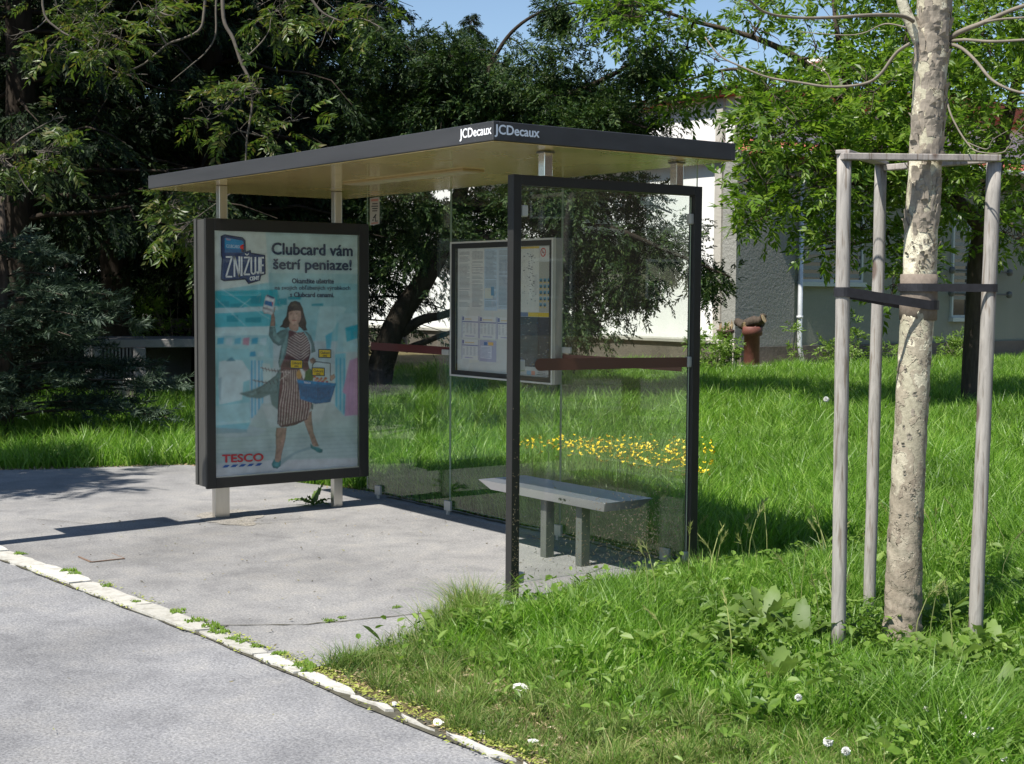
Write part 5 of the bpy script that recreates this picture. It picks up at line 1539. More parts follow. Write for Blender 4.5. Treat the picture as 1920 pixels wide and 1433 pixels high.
for a_ in ((700, 95, 60, 60, 9, 60), (780, 130, 70, 70, 16, 75), (870, 130, 60, 70, 16, 80), (930, 115, 45, 45, 8, 75), (985, 100, 36, 30, 4, 55), (1055, 12, 60, 22, 11, 60), (1066, 48, 16, 30, 3, 40), (1140, 5, 40, 20, 5, 40),
           (1062, 140, 46, 24, 5, 55), (1080, 190, 70, 45, 18, 80), (1000, 190, 50, 60, 14, 80), (900, 200, 70, 60, 18, 80), (790, 220, 80, 60, 18, 80), (700, 210, 50, 60, 10, 70),
           (1150, 180, 40, 35, 8, 60), (1205, 130, 38, 34, 7, 55), (1238, 85, 24, 26, 5, 45), (1200, 225, 45, 26, 8, 60), (1120, 240, 60, 30, 10, 70),
           (745, 370, 50, 60, 11, 75), (800, 420, 40, 60, 9, 75), (740, 455, 40, 40, 5, 60), (880, 420, 60, 80, 14, 80), (830, 540, 20, 25, 3, 40),
           (1010, 370, 70, 45, 16, 85), (1100, 400, 70, 60, 18, 85), (1180, 420, 50, 50, 10, 70), (1160, 350, 50, 25, 7, 60), (1020, 470, 60, 50, 12, 85), (1130, 490, 70, 50, 14, 85), (1215, 490, 35, 40, 8, 65), (1250, 440, 40, 34, 6, 50),
           (1045, 560, 40, 60, 8, 80), (1105, 580, 40, 45, 6, 65), (1185, 545, 26, 30, 3, 50), (1290, 500, 40, 26, 6, 50), (1345, 522, 34, 16, 5, 45), (1000, 600, 60, 60, 8, 80), (940, 500, 50, 60, 8, 75)): blob(*a_)
segs = list(limbs); Ps = []; As = []
for c, r, n in sorted(CL, key=lambda c: min(((np.asarray(s[0])-c[0])**2).sum(1).min() for s in limbs)):
    p0, r0 = nearest_on(segs, c); mid = (p0+c)/2; mid[2] += .08*np.linalg.norm(c-p0)
    pts = curve([p0, mid, c], 3); ra = list(np.linspace(min(r0*.6, .03), .006, len(pts))); mb.tube(pts, ra, 4, False); segs.append((pts, ra))
    o_ = rnd_in_ball(n, rng, .1)*np.array([1, 1, .5]); P = c+o_*r*1.2; P[:, 2] -= rng.exponential(.10, n)
    outd = unit(c-p0); A_ = o_*.5+outd*.6+rng.normal(0, .3, (n, 3)); A_[:, 2] -= rng.uniform(-.1, .75, n)
    Ps.append(P); As.append(A_)
mb.build('branches', 'bark_conifer', trees_drop, True)
P = np.concatenate(Ps); V, F = sprigs(P, np.concatenate(As), rng.uniform(.14, .26, len(P)), T_CON, rng, .25, .5, .05)
npmesh('crown', V, F, 'yew', trees_drop)

# blue spruce at the left edge
rng = np.random.default_rng(5)
pb = at(10, 760, 15.5)
bsx = empty('blue_spruce', (pb[0], pb[1], 0), 'low blue-green spruce with layered branches at the left edge', 'spruce')
mb = MB(); mb.tube([(pb[0], pb[1], -.05), (pb[0]+.05, pb[1], 1.2), (pb[0], pb[1], 2.6)], [.09, .07, .02], 9); mb.build('trunk', 'bark', bsx, True)
mb = MB(); Ps = []; As = []
for b in range(95):
    f = rng.uniform(0, 1)**1.1; z = .18+1.95*f; L = (1.55*(1-f)**.55+.2)*rng.uniform(.6, 1.15); a = rng.uniform(0, 2*PI)
    dh = np.array([math.cos(a), math.sin(a), 0]); sd = np.array([-dh[1], dh[0], 0])
    pts = [np.array([pb[0], pb[1], z])+dh*L*u+np.array([0, 0, L*(.22*u-.20*u*u)]) for u in np.linspace(0, 1, 6)]
    mb.tube(pts, list(np.linspace(.018, .005, 6)), 4, False); Q = np.array(pts)
    n = int(34*L); u = rng.uniform(.3, 1, n)
    pos = np.stack([np.interp(u, np.linspace(0, 1, 6), Q[:, q]) for q in range(3)], 1); lat = rng.normal(0, .14, n)*(1.25-u)
    pos += sd*lat[:, None]; pos[:, 2] += rng.normal(0, .03, n)
    ax = dh*rng.uniform(.5, 1, n)[:, None]+sd*(np.sign(lat)*rng.uniform(.1, .9, n))[:, None]; ax[:, 2] += rng.normal(.1, .22, n)
    Ps.append(pos); As.append(ax)
mb.build('branches', 'bark', bsx, True)
P = np.concatenate(Ps); V, F = sprigs(P, np.concatenate(As), rng.uniform(.16, .30, len(P)), T_SPR, rng, .12, .5, 0)
npmesh('needles', V, F, 'spruce', bsx)

# overhanging pinnate-leaved tree, its trunk just left of the frame
rng = np.random.default_rng(9)
Da = 14.5
limbs = [lp([(-190, 900), (-180, 700), (-160, 400), (-130, 150), (-60, -80), (40, -260)], Da, .20, .13),
         lp([(-60, -80), (120, -150), (280, -120), (420, -60), (560, -40), (700, -30)], Da, .10, .03),
         lp([(280, -120), (292, 0), (299, 58), (313, 84)], Da, .016, .010),
         lp([(390, -70), (383, 18), (375, 55), (345, 72), (313, 84), (270, 120), (233, 137), (208, 153), (198, 180)], Da, .017, .005),
         lp([(410, -62), (405, 11), (404, 66), (386, 98), (361, 120), (321, 153)], Da-.3, .013, .004),
         lp([(418, -60), (419, 33), (437, 73), (452, 117), (470, 157), (472, 204), (463, 260), (460, 310), (452, 350)], Da-.6, .022, .007),
         lp([(90, -140), (80, 10), (109, 55), (164, 84), (190, 113), (219, 135), (277, 140)], Da-.5, .014, .004),
         lp([(-140, 200), (-60, 260), (0, 300), (30, 314), (60, 302), (92, 300)], Da-1, .013, .004),
         lp([(30, 314), (45, 345), (62, 365)], Da-1, .008, .004),
         lp([(470, 157), (440, 190), (400, 222), (345, 222)], Da-.4, .010, .004),
         lp([(560, -40), (600, 20), (640, 40)], Da, .02, .006),
         lp([(452, 117), (490, 80), (506, 55)], Da-.4, .010, .004),
         lp([(-150, 350), (-50, 330), (40, 260), (90, 230)], Da-.5, .02, .006)]
clumps = []
region(9, 120, 55, 95, 50, Da-.8, Da+.2, .18, .32, 11)
region(5, 205, 85, 25, 30, Da-.8, Da+.2, .14, .24, 12)
region(7, 320, 40, 80, 40, Da-.6, Da+.5, .16, .28, 10)
region(10, 480, 215, 95, 55, Da-.9, Da-.2, .18, .32, 11)
region(5, 90, 245, 40, 45, Da-.9, Da-.2, .16, .26, 12)
region(4, 25, 290, 30, 25, Da-1.2, Da-.7, .14, .22, 10)
region(9, 620, 20, 110, 40, Da-.5, Da+1, .2, .34, 10)
region(5, 480, 30, 60, 40, Da-.5, Da+.5, .16, .28, 11)
region(6, 380, 385, 70, 22, Da-.2, Da+.8, .16, .26, 13)
region(4, 330, 460, 34, 60, Da-.2, Da+.6, .14, .24, 12)
region(26, -330, 60, 280, 260, Da-1, Da+3, .5, .9, 40, lambda x, y: x < -120)
region(30, 100, -460, 420, 170, Da-1, Da+4, .5, .9, 40)
broad_tree('pinnate_tree', 'overhanging tree with drooping pinnate leaves and pale bare twigs at the upper left', limbs, clumps, T_AIL, 'ailanthus', 'twig_shade', 12, (.20, .33), up=-.05, droop=.5, twig_r=.009)
# street tree left of the frame: its leaves throw the dappled shade on the far pavement
rng = np.random.default_rng(19)
clumps = []
def wclump(n, c, rad, r0, r1, cnt):
    for k in range(n):
        o_ = rnd_in_ball(1, rng, .1)[0]*np.array(rad); r = rng.uniform(r0, r1); clumps.append((np.array(c)+o_, r, cnt))
wclump(44, (-6.2, -3.95, 5.6), (1.5, .55, .6), .18, .34, 11)
wclump(46, (-9.8, -8.2, 7.0), (3.8, 2.7, 1.3), .5, .8, 42)
L0 = curve([(-8.4, -5.4, -.1), (-8.4, -5.4, 2), (-8.3, -5.3, 4.2), (-7.9, -4.9, 5.6), (-7.6, -4.6, 6.6)], 4)
L1 = curve([(-8.3, -5.3, 4.4), (-7.6, -4.6, 5.1), (-6.8, -4.2, 5.5), (-6.0, -4.0, 5.7)], 4)
L2 = curve([(-8.0, -5.0, 5.2), (-8.8, -6.4, 6.2), (-9.8, -8, 6.8), (-11, -9.5, 7.2)], 4)
broad_tree('street_tree', 'light street tree left of the frame shading the far pavement', [(L0, list(np.linspace(.13, .05, len(L0)))), (L1, list(np.linspace(.05, .012, len(L1)))), (L2, list(np.linspace(.07, .02, len(L2))))], clumps, T_AIL, 'ailanthus', 'bark', 14, (.3, .45), up=0, droop=.4, twig_r=.009)

# young saplings and bushes by the house wall
def bush(name, label, p, h, r, n, mat, seed, table=T_ASH, Lr=(.14, .24), cat='bush', stem=.012):
    rng2 = np.random.default_rng(seed)
    t = empty(name, tuple(p), label, cat)
    mb = MB(); Ps = []; As = []
    for k in range(n):
        e = np.array(p)+rnd_in_ball(1, rng2, .3)[0]*np.array([r, r, h*.45])+np.array([0, 0, h*.58])
        m_ = (np.array(p)+e)/2+rng2.normal(0, .04, 3)
        pts = curve([np.array(p), m_, e], 3); mb.tube(pts, list(np.linspace(stem, .003, len(pts))), 4, False)
        q = 7
        Ps.append(e+rng2.normal(0, .05, (q, 3))); a = unit(rng2.normal(0, 1, (q, 3)))+unit(e-np.array(p))*.5; As.append(a)
    mb.build('stems', 'twig', t, True)
    P = np.concatenate(Ps); V, F = sprigs(P, np.concatenate(As), rng2.uniform(Lr[0], Lr[1], len(P)), table, rng2, .3, .4, .1)
    npmesh('leaves', V, F, mat, t)
bush('green_bush', 'light green bush at the foot of the retaining wall beside the shelter post', onplane(1340, 690, 0, -14.6)*np.array([1, 1, 0]), .85, .50, 34, 'weed', 1)
bush('sapling', 'thin sapling with one leaf tuft in front of the rough grey wall', np.array([-15.7, 19.2, .03]), .95, .16, 5, 'weed', 2, cat='sapling')
bush('sapling', 'thin taller sapling under the house window', np.array([-15.6, 21.0, .03]), 1.1, .22, 6, 'weed', 3, cat='sapling')
bush('green_bush', 'small bush growing at the foot of the grey downpipe', np.array([-15.1, 19.9, 0]), .55, .35, 16, 'weed', 4)
bush('green_bush', 'small bush right of the saplings by the house wall', np.array([-15.2, 21.6, 0]), .5, .35, 14, 'weed', 5)
bush('green_bush', 'green bush beside the dark tree trunk at the house wall', onplane(1800, 690, 0, -14.9)*np.array([1, 1, 0]), .75, .45, 26, 'weed', 6)
bush('green_bush', 'small bright bush in the gap under the dark conifers', groundat(205, 668)*np.array([1, 1, 0])*.93, 1.5, .5, 22, 'weed', 7, T_ASH, (.2, .34))
bush('green_bush', 'low shrub in deep shade behind the advert case', onplane(330, 700, 2, 0)*np.array([1, 1, 0]), 1.9, .7, 26, 'weed', 8, T_ASH, (.2, .34))
# ------------------------------------------------------------------ grass
rng = np.random.default_rng(42)
from math import inf
def in_poly(x, y, poly):
    c = np.zeros(len(x), bool); n = len(poly); j = n-1
    for i in range(n):
        xi, yi = poly[i]; xj, yj = poly[j]
        with np.errstate(divide='ignore', invalid='ignore'):
            h = ((yi > y) != (yj > y)) & (x < (xj-xi)*(y-yi)/((yj-yi) or 1e-9)+xi)
        c ^= h; j = i
    return c
def vnoise(x, y, seed, s):
    r = np.random.default_rng(seed); o = np.zeros_like(x)
    for k in range(7):
        a = r.uniform(0, 2*PI); f = r.uniform(.5, 1.7)/s
        o += np.sin((x*math.cos(a)+y*math.sin(a))*f*2*PI+r.uniform(0, 6.28))
    return o/3.2
# soil under the lawn, laid just over the ground sheet
LAWN = [(-60, 1.5), (-6.4, 1.05), (-4.7, 1.3), (-3.9, 1.54), (-.1, 1.54), (.0, .5), (.1, -.05), (.27, -.56), (.46, -.9), (.42, -1.05), (.54, -1.3), (.62, -1.50), (1.1, -1.53), (2.0, -1.48), (3.2, -1.45), (60, -1.36), (60, 60), (-15.2, 60), (-15.2, 17.4), (-60, 17.4)]
sheet('lawn', LAWN, -.012, 'soil')
sheet('verge', [(-60, -1.05), (-9, -.97), (-7.3, -.78), (-6.95, -.5), (-6.75, -.1), (-6.63, .35), (-6.4, 1.02), (-60, 1.46)], -.011, 'soil')
def blades(x, y, z, h, w, lean, seed, name, mat, segs=3, parent=None):
    rg = np.random.default_rng(seed); n = len(x)
    az = rg.uniform(0, 2*PI, n); fa = rg.uniform(0, 2*PI, n)
    dx, dy = np.cos(az), np.sin(az); wx, wy = np.cos(fa), np.sin(fa); tilt = np.abs(rg.normal(0, .38, n))
    rows = []
    for k in range(segs+1):
        t = k/segs
        cx_ = x+dx*h*(tilt*t+lean*t**2); cy_ = y+dy*h*(tilt*t+lean*t**2); cz_ = z+h*(t-.28*np.clip(lean, 0, 1.2)*t**2.2)
        ww = w*.5*(1-.93*t**1.6)
        rows.append(np.stack([cx_-wx*ww, cy_-wy*ww, cz_], 1)); rows.append(np.stack([cx_+wx*ww, cy_+wy*ww, cz_], 1))
    V = np.stack(rows, 1).reshape(-1, 3)
    m = 2*(segs+1)
    base = (np.arange(n)*m)[:, None]
    F = np.concatenate([np.concatenate([base+2*k, base+2*k+1, base+2*k+3, base+2*k+2], 1)[:, None, :] for k in range(segs)], 1).reshape(-1, 4)
    return V, F
def scatter(n, x0, x1, y0, y1): return rng.uniform(x0, x1, n), rng.uniform(y0, y1, n)
def visible(x, y, m=180, zt=.3):
    px, py, d = project(np.stack([x, y, np.full_like(x, zt*.5)], 1))
    return (d > .3) & (px > -m) & (px < 1920+m) & (py < 1433+300)
def dist(x, y): return np.hypot(x-CAM[0], y-CAM[1])
def lawn_ok(x, y): return in_poly(x, y, LAWN) | in_poly(x, y, [(-60, -1.05), (-9, -.97), (-7.3, -.78), (-6.95, -.5), (-6.75, -.1), (-6.63, .35), (-6.4, 1.02), (-60, 1.46)])
Vs = []; Fs = []; off = 0
def put_blades(x, y, h, w, lean, segs, seed):
    global off
    V, F = blades(x, y, np.full_like(x, -.012), h, w, lean, seed, '', '', segs)
    Vs.append(V); Fs.append(F+off); off += len(V)
docks = [(1440, 1190, 10, .34, 'broad-leaved dock plant left of the left stake, nearest the shelter'), (1500, 1215, 9, .30, 'broad-leaved dock plant just left of the left stake foot'), (1372, 1225, 8, .26, 'pale dock plant at the front edge of the tall grass'),
         (1785, 1262, 10, .33, 'dock plant with wavy leaves in front of the right stake'), (1865, 1245, 8, .28, 'dock plant right of the right stake foot'), (1465, 1285, 8, .26, 'low dock plant between the left stake and the kerb'), (1560, 1330, 7, .22, 'small dock plant in the grass below the left stake'), (1880, 1330, 8, .24, 'small dock plant at the right edge of the grass')]
DOCKP = [tuple(groundat(q[0], q[1]-14)[:2]) for q in docks]
# three rings of density
def bare(x, y):
    """dry trampled verge by the kerb: fewer, shorter blades"""
    return np.clip(((-.30+.20*vnoise(x, y, 4, .9)+.20*np.clip(x-1.2, 0, 2)) - y)/.6, 0, 1)
def ring(n, box, d0, d1, hb, wb, segs, seed):
    x, y = scatter(n, *box); d = dist(x, y)
    k = lawn_ok(x, y) & visible(x, y) & (d >= d0) & (d < d1) & (y > -.95+.0*x)
    b = bare(x, y); k &= rng.uniform(0, 1, n) > b*.55
    x, y, d, b = x[k], y[k], d[k], b[k]
    pat = vnoise(x, y, 11, 1.3); pat2 = vnoise(x, y, 12, .45)
    h = hb*(1+.28*pat+.2*pat2)*rng.uniform(.55, 1.35, len(x))*(1-.62*b)
    
    edge = np.exp(-((x-1.85)**2+(y-.75)**2)/.35); h *= 1-.42*edge; h *= np.where((y < 3) & (x > -.15), np.clip(.48+(x-.05)/1.1, .48, 1), 1.15)
    h *= 1-.6*np.exp(-((x-.28)**2/.05+(y+.12)**2/.10)); h *= 1-.35*np.exp(-((x-1.95)**2+(y-.62)**2)/.12)
    for qx, qy in DOCKP: h *= 1-.62*np.exp(-((x-qx)**2+(y-qy)**2)/.035)
    shel = (x > -3.9) & (x < .0) & (y > 1.5) & (y < 2.3); h *= np.where(shel, 1.15, 1)
    w = wb*(.6+.4*d/d1)*rng.uniform(.6, 1.4, len(x))
    lean = np.abs(rng.normal(.14, .34, len(x)))+.22*np.clip(pat, 0, 1)
    put_blades(x, y, h, w, lean, segs, seed)
ring(190000, (-.2, 5.2, -1.4, 4.5), 0, 8.6, .168, .0080, 3, 1)
ring(260000, (-8, 5, -1.2, 9), 8.6, 15, .175, .0125, 3, 2)
ring(420000, (-18, 4, -1.2, 31), 15, 40, .18, .020, 2, 3)
print('blades verts', off)
tag(npmesh('lawn_grass', np.concatenate(Vs), np.concatenate(Fs), 'grass'), kind='stuff', label='long green grass growing across the lawn', cat='grass')
# the short dry verge grass near the kerb
Vs = []; Fs = []; off = 0
x, y = scatter(95000, .2, 4.6, -1.48, -.3); b = bare(x, y)
k = lawn_ok(x, y) & visible(x, y) & (rng.uniform(0, 1, len(x)) < (.45+.55*np.clip(vnoise(x, y, 7, .35)+.45, 0, 1))) & (rng.uniform(0, 1, len(x)) < b+.1) & (y > -1.40+.05*vnoise(x, y, 9, .3))
x, y = x[k], y[k]; tuf = np.clip(vnoise(x, y, 8, .28), 0, 1)
put_blades(x, y, (.04+.08*tuf)*rng.uniform(.5, 1.4, len(x)), .0042*rng.uniform(.6, 1.3, len(x)), np.abs(rng.normal(.5, .45, len(x))), 2, 5)
# tufts spilling over the pavement corner
for cx_, cy_, rr_, n, hh in ((.34, -.62, .10, 500, .15), (.17, -.36, .08, 800, .19), (.20, .0, .08, 200, .06), (.48, -1.0, .10, 260, .06), (.42, -.85, .10, 300, .08), (.14, .35, .08, 260, .10), (.12, .8, .08, 260, .12), (.06, 1.2, .08, 260, .16), (.55, -1.25, .12, 260, .05), (.30, -.45, .12, 600, .16)):
    put_blades(rng.normal(cx_, rr_*.6, n), rng.normal(cy_, rr_*.6, n), hh*rng.uniform(.5, 1.3, n), .0045*rng.uniform(.6, 1.3, n), np.abs(rng.normal(.4, .35, n)), 3, n)
tag(npmesh('verge_grass', np.concatenate(Vs), np.concatenate(Fs), 'grass_dry'), kind='stuff', label='short dry grass between the kerb and the lawn', cat='grass')
# low broad weeds and clover between the blades
n = 40000
x, y = scatter(n, .1, 4.8, -1.3, 3.2); b = bare(x, y)
k = lawn_ok(x, y) & visible(x, y) & (rng.uniform(0, 1, n) < np.clip(.35+.9*vnoise(x, y, 51, .6), .04, 1)*(1-.8*b)) & (dist(x, y) < 9)
x, y = x[k], y[k]; n = len(x); az = rng.uniform(0, 2*PI, n); l = rng.uniform(.010, .030, n)*(1+.6*(rng.uniform(0, 1, n) < .12)); z = rng.uniform(.02, .15, n)
d_ = np.stack([np.cos(az), np.sin(az), rng.normal(.15, .45, n)], 1); s_ = np.stack([-np.sin(az), np.cos(az), rng.normal(0, .4, n)], 1); c_ = np.stack([x, y, z], 1)
up_ = np.cross(d_, s_); L_ = l[:, None]; wd_ = rng.uniform(.34, .6, n)[:, None]
V = np.stack([c_, c_+d_*L_*.55+s_*L_*wd_+up_*L_*.15, c_+d_*L_*1.25+s_*L_*wd_*.75+up_*L_*.12, c_+d_*L_*1.75-up_*L_*.12, c_+d_*L_*1.25-s_*L_*wd_*.75+up_*L_*.12, c_+d_*L_*.55-s_*L_*wd_+up_*L_*.15], 1).reshape(-1, 3)
F_ = np.array([[0, 1, 2, 3], [0, 3, 4, 5]])[None]+(np.arange(n)*6)[:, None, None]
tag(npmesh('ground_weeds', V, F_.reshape(-1, 4), 'weed'), kind='stuff', label='low broad-leaved weeds and clover among the grass', cat='weeds')
# straw, seeds and chips on the bare verge
n = 9000
x, y = scatter(n, .25, 4.2, -1.5, -.35); b = bare(x, y)
k = lawn_ok(x, y) & visible(x, y) & (rng.uniform(0, 1, n) < b*(.3+.7*(vnoise(x, y, 21, .5) > -.1)))
ye = rng.uniform(-.8, 1.2, 1500)
xx = np.concatenate([x[k], rng.uniform(-4.6, -3.4, 700), rng.uniform(-3.6, -.1, 500), np.interp(ye, [-.8, -.54, -.13, .32, .985, 1.1, 1.3], [-7.3, -6.93, -6.75, -6.63, -6.40, -5.6, -4.75])-np.abs(rng.normal(0, .13, 1500))])
yy = np.concatenate([y[k], 1.62-np.abs(rng.normal(0, .13, 700)), 1.62-np.abs(rng.normal(0, .05, 500)), ye])
def chips(x, y, l0, l1, w0, w1, z, name, mat, label):
    n = len(x); a = rng.uniform(0, 2*PI, n); l = rng.uniform(l0, l1, n); w = rng.uniform(w0, w1, n)
    d = np.stack([np.cos(a), np.sin(a), rng.normal(0, .22, n)], 1); s = np.stack([-np.sin(a), np.cos(a), rng.normal(0, .35, n)], 1)
    c = np.stack([x, y, np.full(n, z)+rng.uniform(.002, .014, n)], 1)
    V = np.stack([c-d*l[:, None], c+s*w[:, None], c+d*l[:, None], c-s*w[:, None]], 1).reshape(-1, 3)
    return tag(npmesh(name, V, np.arange(len(V)).reshape(-1, 4), mat), kind='stuff', label=label, cat='litter')
chips(xx, yy, .006, .020, .002, .007, -.008, 'dry_litter', 'straw', 'dry straw and leaf litter on the bare verge')
# yellow-green fallen tree seeds along the kerb
n = 1300
x = rng.uniform(.3, 3.0, n); y = np.array([kb(v) for v in x])+np.abs(rng.normal(0, .055, n))-.01
x2 = rng.uniform(-3.2, 2.2, 420); y2 = np.array([kf(v) for v in x2])-.014+rng.normal(0, .010, 420)
x3 = rng.uniform(-2.2, 1.0, 500); y3 = np.array([kb(v) for v in x3])+.02+rng.normal(0, .014, 500)
g = vnoise(x2, x2*0, 31, .4) > -.15; g3 = vnoise(x3, x3*0, 33, .4) > .0
chips(np.concatenate([x, x2[g], x3[g3]]), np.concatenate([y, y2[g], y3[g3]]), .005, .013, .002, .005, .0, 'fallen_seeds', 'litter_green', 'yellow-green fallen seeds and moss along the kerb stones')
# loose leaves and bits on the asphalt
n = 260
chips(np.concatenate([rng.uniform(-4, .3, n), rng.uniform(-2, 3.5, 40)]), np.concatenate([rng.uniform(-1.5, 1.2, n), rng.uniform(-3.6, -1.8, 40)]), .004, .015, .002, .006, 0, 'pavement_litter', 'crumbs', 'few dry bits scattered on the asphalt')
# buttercups
n = 900
x = rng.uniform(-7.6, -1.2, n*8); y = rng.uniform(2.6, 8.6, n*8)
px, py, d = project(np.stack([x, y, np.full_like(x, .33)], 1))
k = (px > 900) & (px < 1340) & (py > 828) & (py < 898+.0*px) & ((px > 985) | (rng.uniform(0, 1, n*8) < .25)) & (rng.uniform(0, 1, n*8) < np.where(px > 1300, .35, .95))
x, y = x[k][:n], y[k][:n]
V = []; F = []; SV = []; SF = []
for i in range(len(x)):
    z = rng.uniform(.29, .39); r = rng.uniform(.011, .017); c = np.array([x[i], y[i], z])
    tilt = rng.normal(0, .5, 2)
    for q in range(5):
        a = q*2*PI/5+rng.uniform(0, 1); d = np.array([math.cos(a), math.sin(a), .55+tilt[0]*math.cos(a)+tilt[1]*math.sin(a)]); s = np.array([-math.sin(a), math.cos(a), 0])
        b = len(V); V += [c, c+d*r*.7+s*r*.55, c+d*r*1.15, c+d*r*.7-s*r*.55]; F.append((b, b+1, b+2, b+3))
    b = len(SV); SV += [(x[i]-.002, y[i], 0), (x[i]+.002, y[i], 0), (x[i]+.0015, y[i], z), (x[i]-.0015, y[i], z)]; SF.append((b, b+1, b+2, b+3))
o = npmesh('buttercup_flowers', V, F, 'yellow'); tag(o, kind='stuff', label='patch of yellow buttercups in the grass behind the bench', cat='flowers')
npmesh('stems', SV, SF, 'weed', o)
# wild barley heads standing above the grass near the shelter post
V = []; F = []
sx = np.concatenate([rng.uniform(.1, 1.6, 20), rng.uniform(-.2, .5, 18), rng.uniform(1.2, 3.2, 10)]); sy = np.concatenate([rng.uniform(.2, 3.2, 20), rng.uniform(.9, 2.2, 18), rng.uniform(-.3, 1.5, 10)])
for i in range(len(sx)):
    h = rng.uniform(.20, .34); a = rng.uniform(0, 2*PI); ln = rng.uniform(.02, .10)
    p = [np.array([sx[i], sy[i], 0]), np.array([sx[i]+math.cos(a)*ln*.3, sy[i]+math.sin(a)*ln*.3, h*.6]), np.array([sx[i]+math.cos(a)*ln, sy[i]+math.sin(a)*ln, h])]
    for q in range(2):
        b = len(V); s = np.array([.0016, .0012, 0]); V += [p[q]-s, p[q]+s, p[q+1]+s, p[q+1]-s]; F.append((b, b+1, b+2, b+3))
    t = unit(p[2]-p[1]+np.array([math.cos(a)*.05, math.sin(a)*.05, 0]))
    for q in range(22):
        o_ = p[2]+t*.075*(q/22); dd = unit(t*1.0+rng.normal(0, .30, 3)); s = unit(np.cross(dd, rng.normal(size=3)))*.0022; l = rng.uniform(.025, .05)
        b = len(V); V += [o_, o_+dd*l*.3+s, o_+dd*l, o_+dd*l*.3-s]; F.append((b, b+1, b+2, b+3))
tag(npmesh('wild_barley', V, F, 'seed'), kind='stuff', label='pale wild barley heads above the grass near the shelter', cat='grass')

# ------------------------------------------------------------------ dock plants, weeds, dandelion clocks
def broadleaf(name, label, p, n, L, mat, seed, cat, w=.30, up=(.5, 1.1), group=None):
    rg = np.random.default_rng(seed)
    t = empty(name, tuple(p), label, cat, group)
    for k in range(n):
        a = k*2.399+rg.uniform(-.4, .4); el_ = rg.uniform(*up); l = L*rg.uniform(.65, 1.1); dh = np.array([math.cos(a), math.sin(a), 0]); sd = np.array([-dh[1], dh[0], 0])
        vs = []; fs = []; m = 8
        roll = rg.uniform(-.5, .5)
        for i in range(m+1):
            u = i/m; c = np.array(p)+dh*l*math.cos(el_)*u*(1+.1*u)+np.array([0, 0, l*(math.sin(el_)*u-.42*u*u*(1.2-el_*.4))])
            ww = l*w*.5*(math.sin(PI*min(1, .04+u*.98))**.75)*(1-.25*u) if u > .14 else l*.02
            rip = .012*math.sin(u*21+k)*(u > .2)
            q = sd*math.cos(roll)+np.array([0, 0, 1])*math.sin(roll)
            vs += [c-q*ww+np.array([0, 0, ww*.3+rip]), c, c+q*ww+np.array([0, 0, ww*.3-rip])]
        for i in range(m):
            for q in range(2): fs.append((i*3+q, i*3+q+1, (i+1)*3+q+1, (i+1)*3+q))
        npmesh('leaf', vs, fs, mat, t, True)
    return t
for i, (px, py, n, L, lab) in enumerate(docks):
    p = groundat(px, py); broadleaf('dock_plant', lab, (p[0], p[1], .01), n, L, 'dock', 100+i, 'dock plant', .30, (.75, 1.25))
p = groundat(588, 948); broadleaf('tall_weed', 'single leafy weed growing by the rear leg of the advert case', (p[0], p[1], 0), 13, .23, 'dock', 120, 'weed', .24, (.5, 1.35))
p = groundat(105, 868); broadleaf('broadleaf_weed', 'broad-leaved weed at the far pavement edge on the left', (p[0], p[1], 0), 9, .34, 'dock', 121, 'weed', .4, (.4, 1.2))
p = groundat(240, 862); broadleaf('broadleaf_weed', 'low broad-leaved weed at the far pavement edge near the advert', (p[0], p[1], 0), 6, .22, 'dock', 122, 'weed', .4, (.3, 1.0))
proto = None
for i, (px, py, s) in enumerate([(36, 1040, .8), (128, 1072, 1.0), (140, 1078, .9), (200, 1100, .7), (255, 1130, .6), (330, 1150, 1.0), (365, 1168, 1.1), (400, 1178, 1.2), (412, 1188, 1.0), (438, 1200, .8), (455, 1205, .7), (480, 1214, .7), (523, 1228, .8), (570, 1250, 1.1), (578, 1258, 1.0), (616, 1166, .7), (640, 1160, .5), (745, 1140, .5)]):
    g = groundat(px, py)
    if proto is None:
        proto = broadleaf('kerb_weed', 'small green weed tuft growing in a pavement joint', (0, 0, 0), 9, .062, 'weed', 130, 'weed', .34, (.2, 1.2), 'weed tufts in the pavement joints'); o = proto
    else: o = copy_tree(proto)
    o.location = (g[0], g[1], .003); o.rotation_euler = (0, 0, i*1.7); o.scale = (s, s, s)
def dandelion(px, py, h, lab, r=.020):
    g = groundat(px, py, h); t = empty('dandelion_clock', (g[0], g[1], 0), lab, 'dandelion')
    mb = MB(); mb.tube([(g[0], g[1], -.01), (g[0]+.006, g[1], h*.5), (g[0], g[1], h)], .0022, 6); mb.build('stalk', 'weed', t, True)
    rg = np.random.default_rng(int(px)); V = []; F = []
    for k in range(420):
        d = unit(rg.normal(size=3)); s = unit(np.cross(d, rg.normal(size=3))); c = np.array([g[0], g[1], h]); b = len(V); q = rg.uniform(.8, 1.1)
        V += [c+d*r*.25, c+d*r*q*.92+s*r*.13, c+d*r*q, c+d*r*q*.92-s*r*.13]; F.append((b, b+1, b+2, b+3))
    npmesh('seed_head', V, F, 'fluff', t)
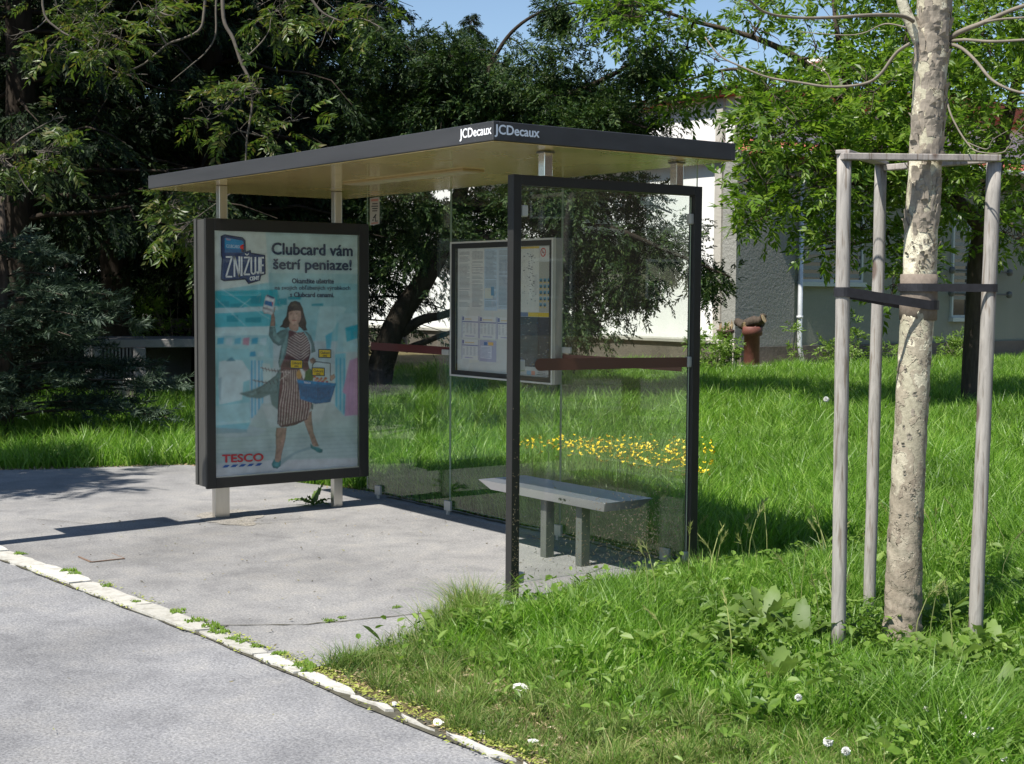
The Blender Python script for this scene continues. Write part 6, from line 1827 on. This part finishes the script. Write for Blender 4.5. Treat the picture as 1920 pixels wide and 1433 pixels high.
for px, py, h, lab, r in ((1553, 1391, .10, 'fluffy white dandelion clock in the grass near the bottom edge', .017), (1586, 1409, .09, 'dandelion clock lower right of its larger neighbour at the bottom edge', .015), (1497, 1308, .14, 'dandelion clock below the dock plants left of the plane tree', .013), (1549, 749, .30, 'far white dandelion clock on the lawn left of the left stake', .035), (1816, 1345, .12, 'dandelion clock in the grass below the right stake', .013)): dandelion(px, py, h, lab, r)
proto = None
for i, (px, py) in enumerate([(1776, 1332), (1803, 1340), (1736, 1330), (1818, 1376), (1830, 1379), (1857, 1368), (1882, 1422), (1734, 1358), (1208+7, 1193)]):
    h = .11; g = groundat(px, py, h)
    if proto is None:
        proto = empty('clover_flower', (0, 0, 0), 'small white clover flower in the grass below the right stake', 'clover', 'white clover flowers in the verge')
        mb = MB(); mb.tube([(0, 0, -h), (.004, 0, -h*.5), (0, 0, 0)], .0015, 5); mb.build('stalk', 'weed', proto, True)
        mb = MB()
        for q in range(40):
            d = unit(np.array([random.gauss(0, 1), random.gauss(0, 1), random.gauss(.3, .7)])); s = unit(np.cross(d, [.3, .5, .8]))*.0035
            mb.poly([d*.004, d*.008+s, d*.012, d*.008-s])
        mb.build('blossom', 'clover', proto); o = proto
    else: o = copy_tree(proto)
    o.location = tuple(g); o.rotation_euler = (0, 0, i)
# white stone lying on the verge
g = groundat(976, 1298)
mb = MB(); mb.lathe([(.018, 0), (.034, .012), (.032, .03), (.014, .042)], (0, 0, 0), 10)
mb.v = [(x*1.25+random.uniform(-.006, .006), y*.75+random.uniform(-.006, .006), z+random.uniform(-.003, .003)) for x, y, z in mb.v]
o = tag(mb.build('white_stone', 'paper_white'), 'small white stone on the dry verge near the kerb', 'stone'); o.location = (g[0], g[1], 0); o.rotation_euler = (0, .2, .9); o.scale = (.8, .8, .8)
for i, (px, py, s, lab) in enumerate([(822, 1358, .7, 'flat white pebble on the verge beside the broken kerb end'), (905, 1375, .5, 'pale pebble between kerb and dry grass'), (740, 1322, .5, 'pale pebble at the back edge of the kerb'), (1000, 1392, .5, 'pale pebble in the litter near the bottom edge')]):
    g = groundat(px, py); p_ = o.copy(); p_.data = o.data; COL.objects.link(p_); p_.location = (g[0], g[1], -.004); p_.scale = (s, s, s*.7); p_.rotation_euler = (0, 0, i*1.3); p_['label'] = lab; p_.name = 'pebble'
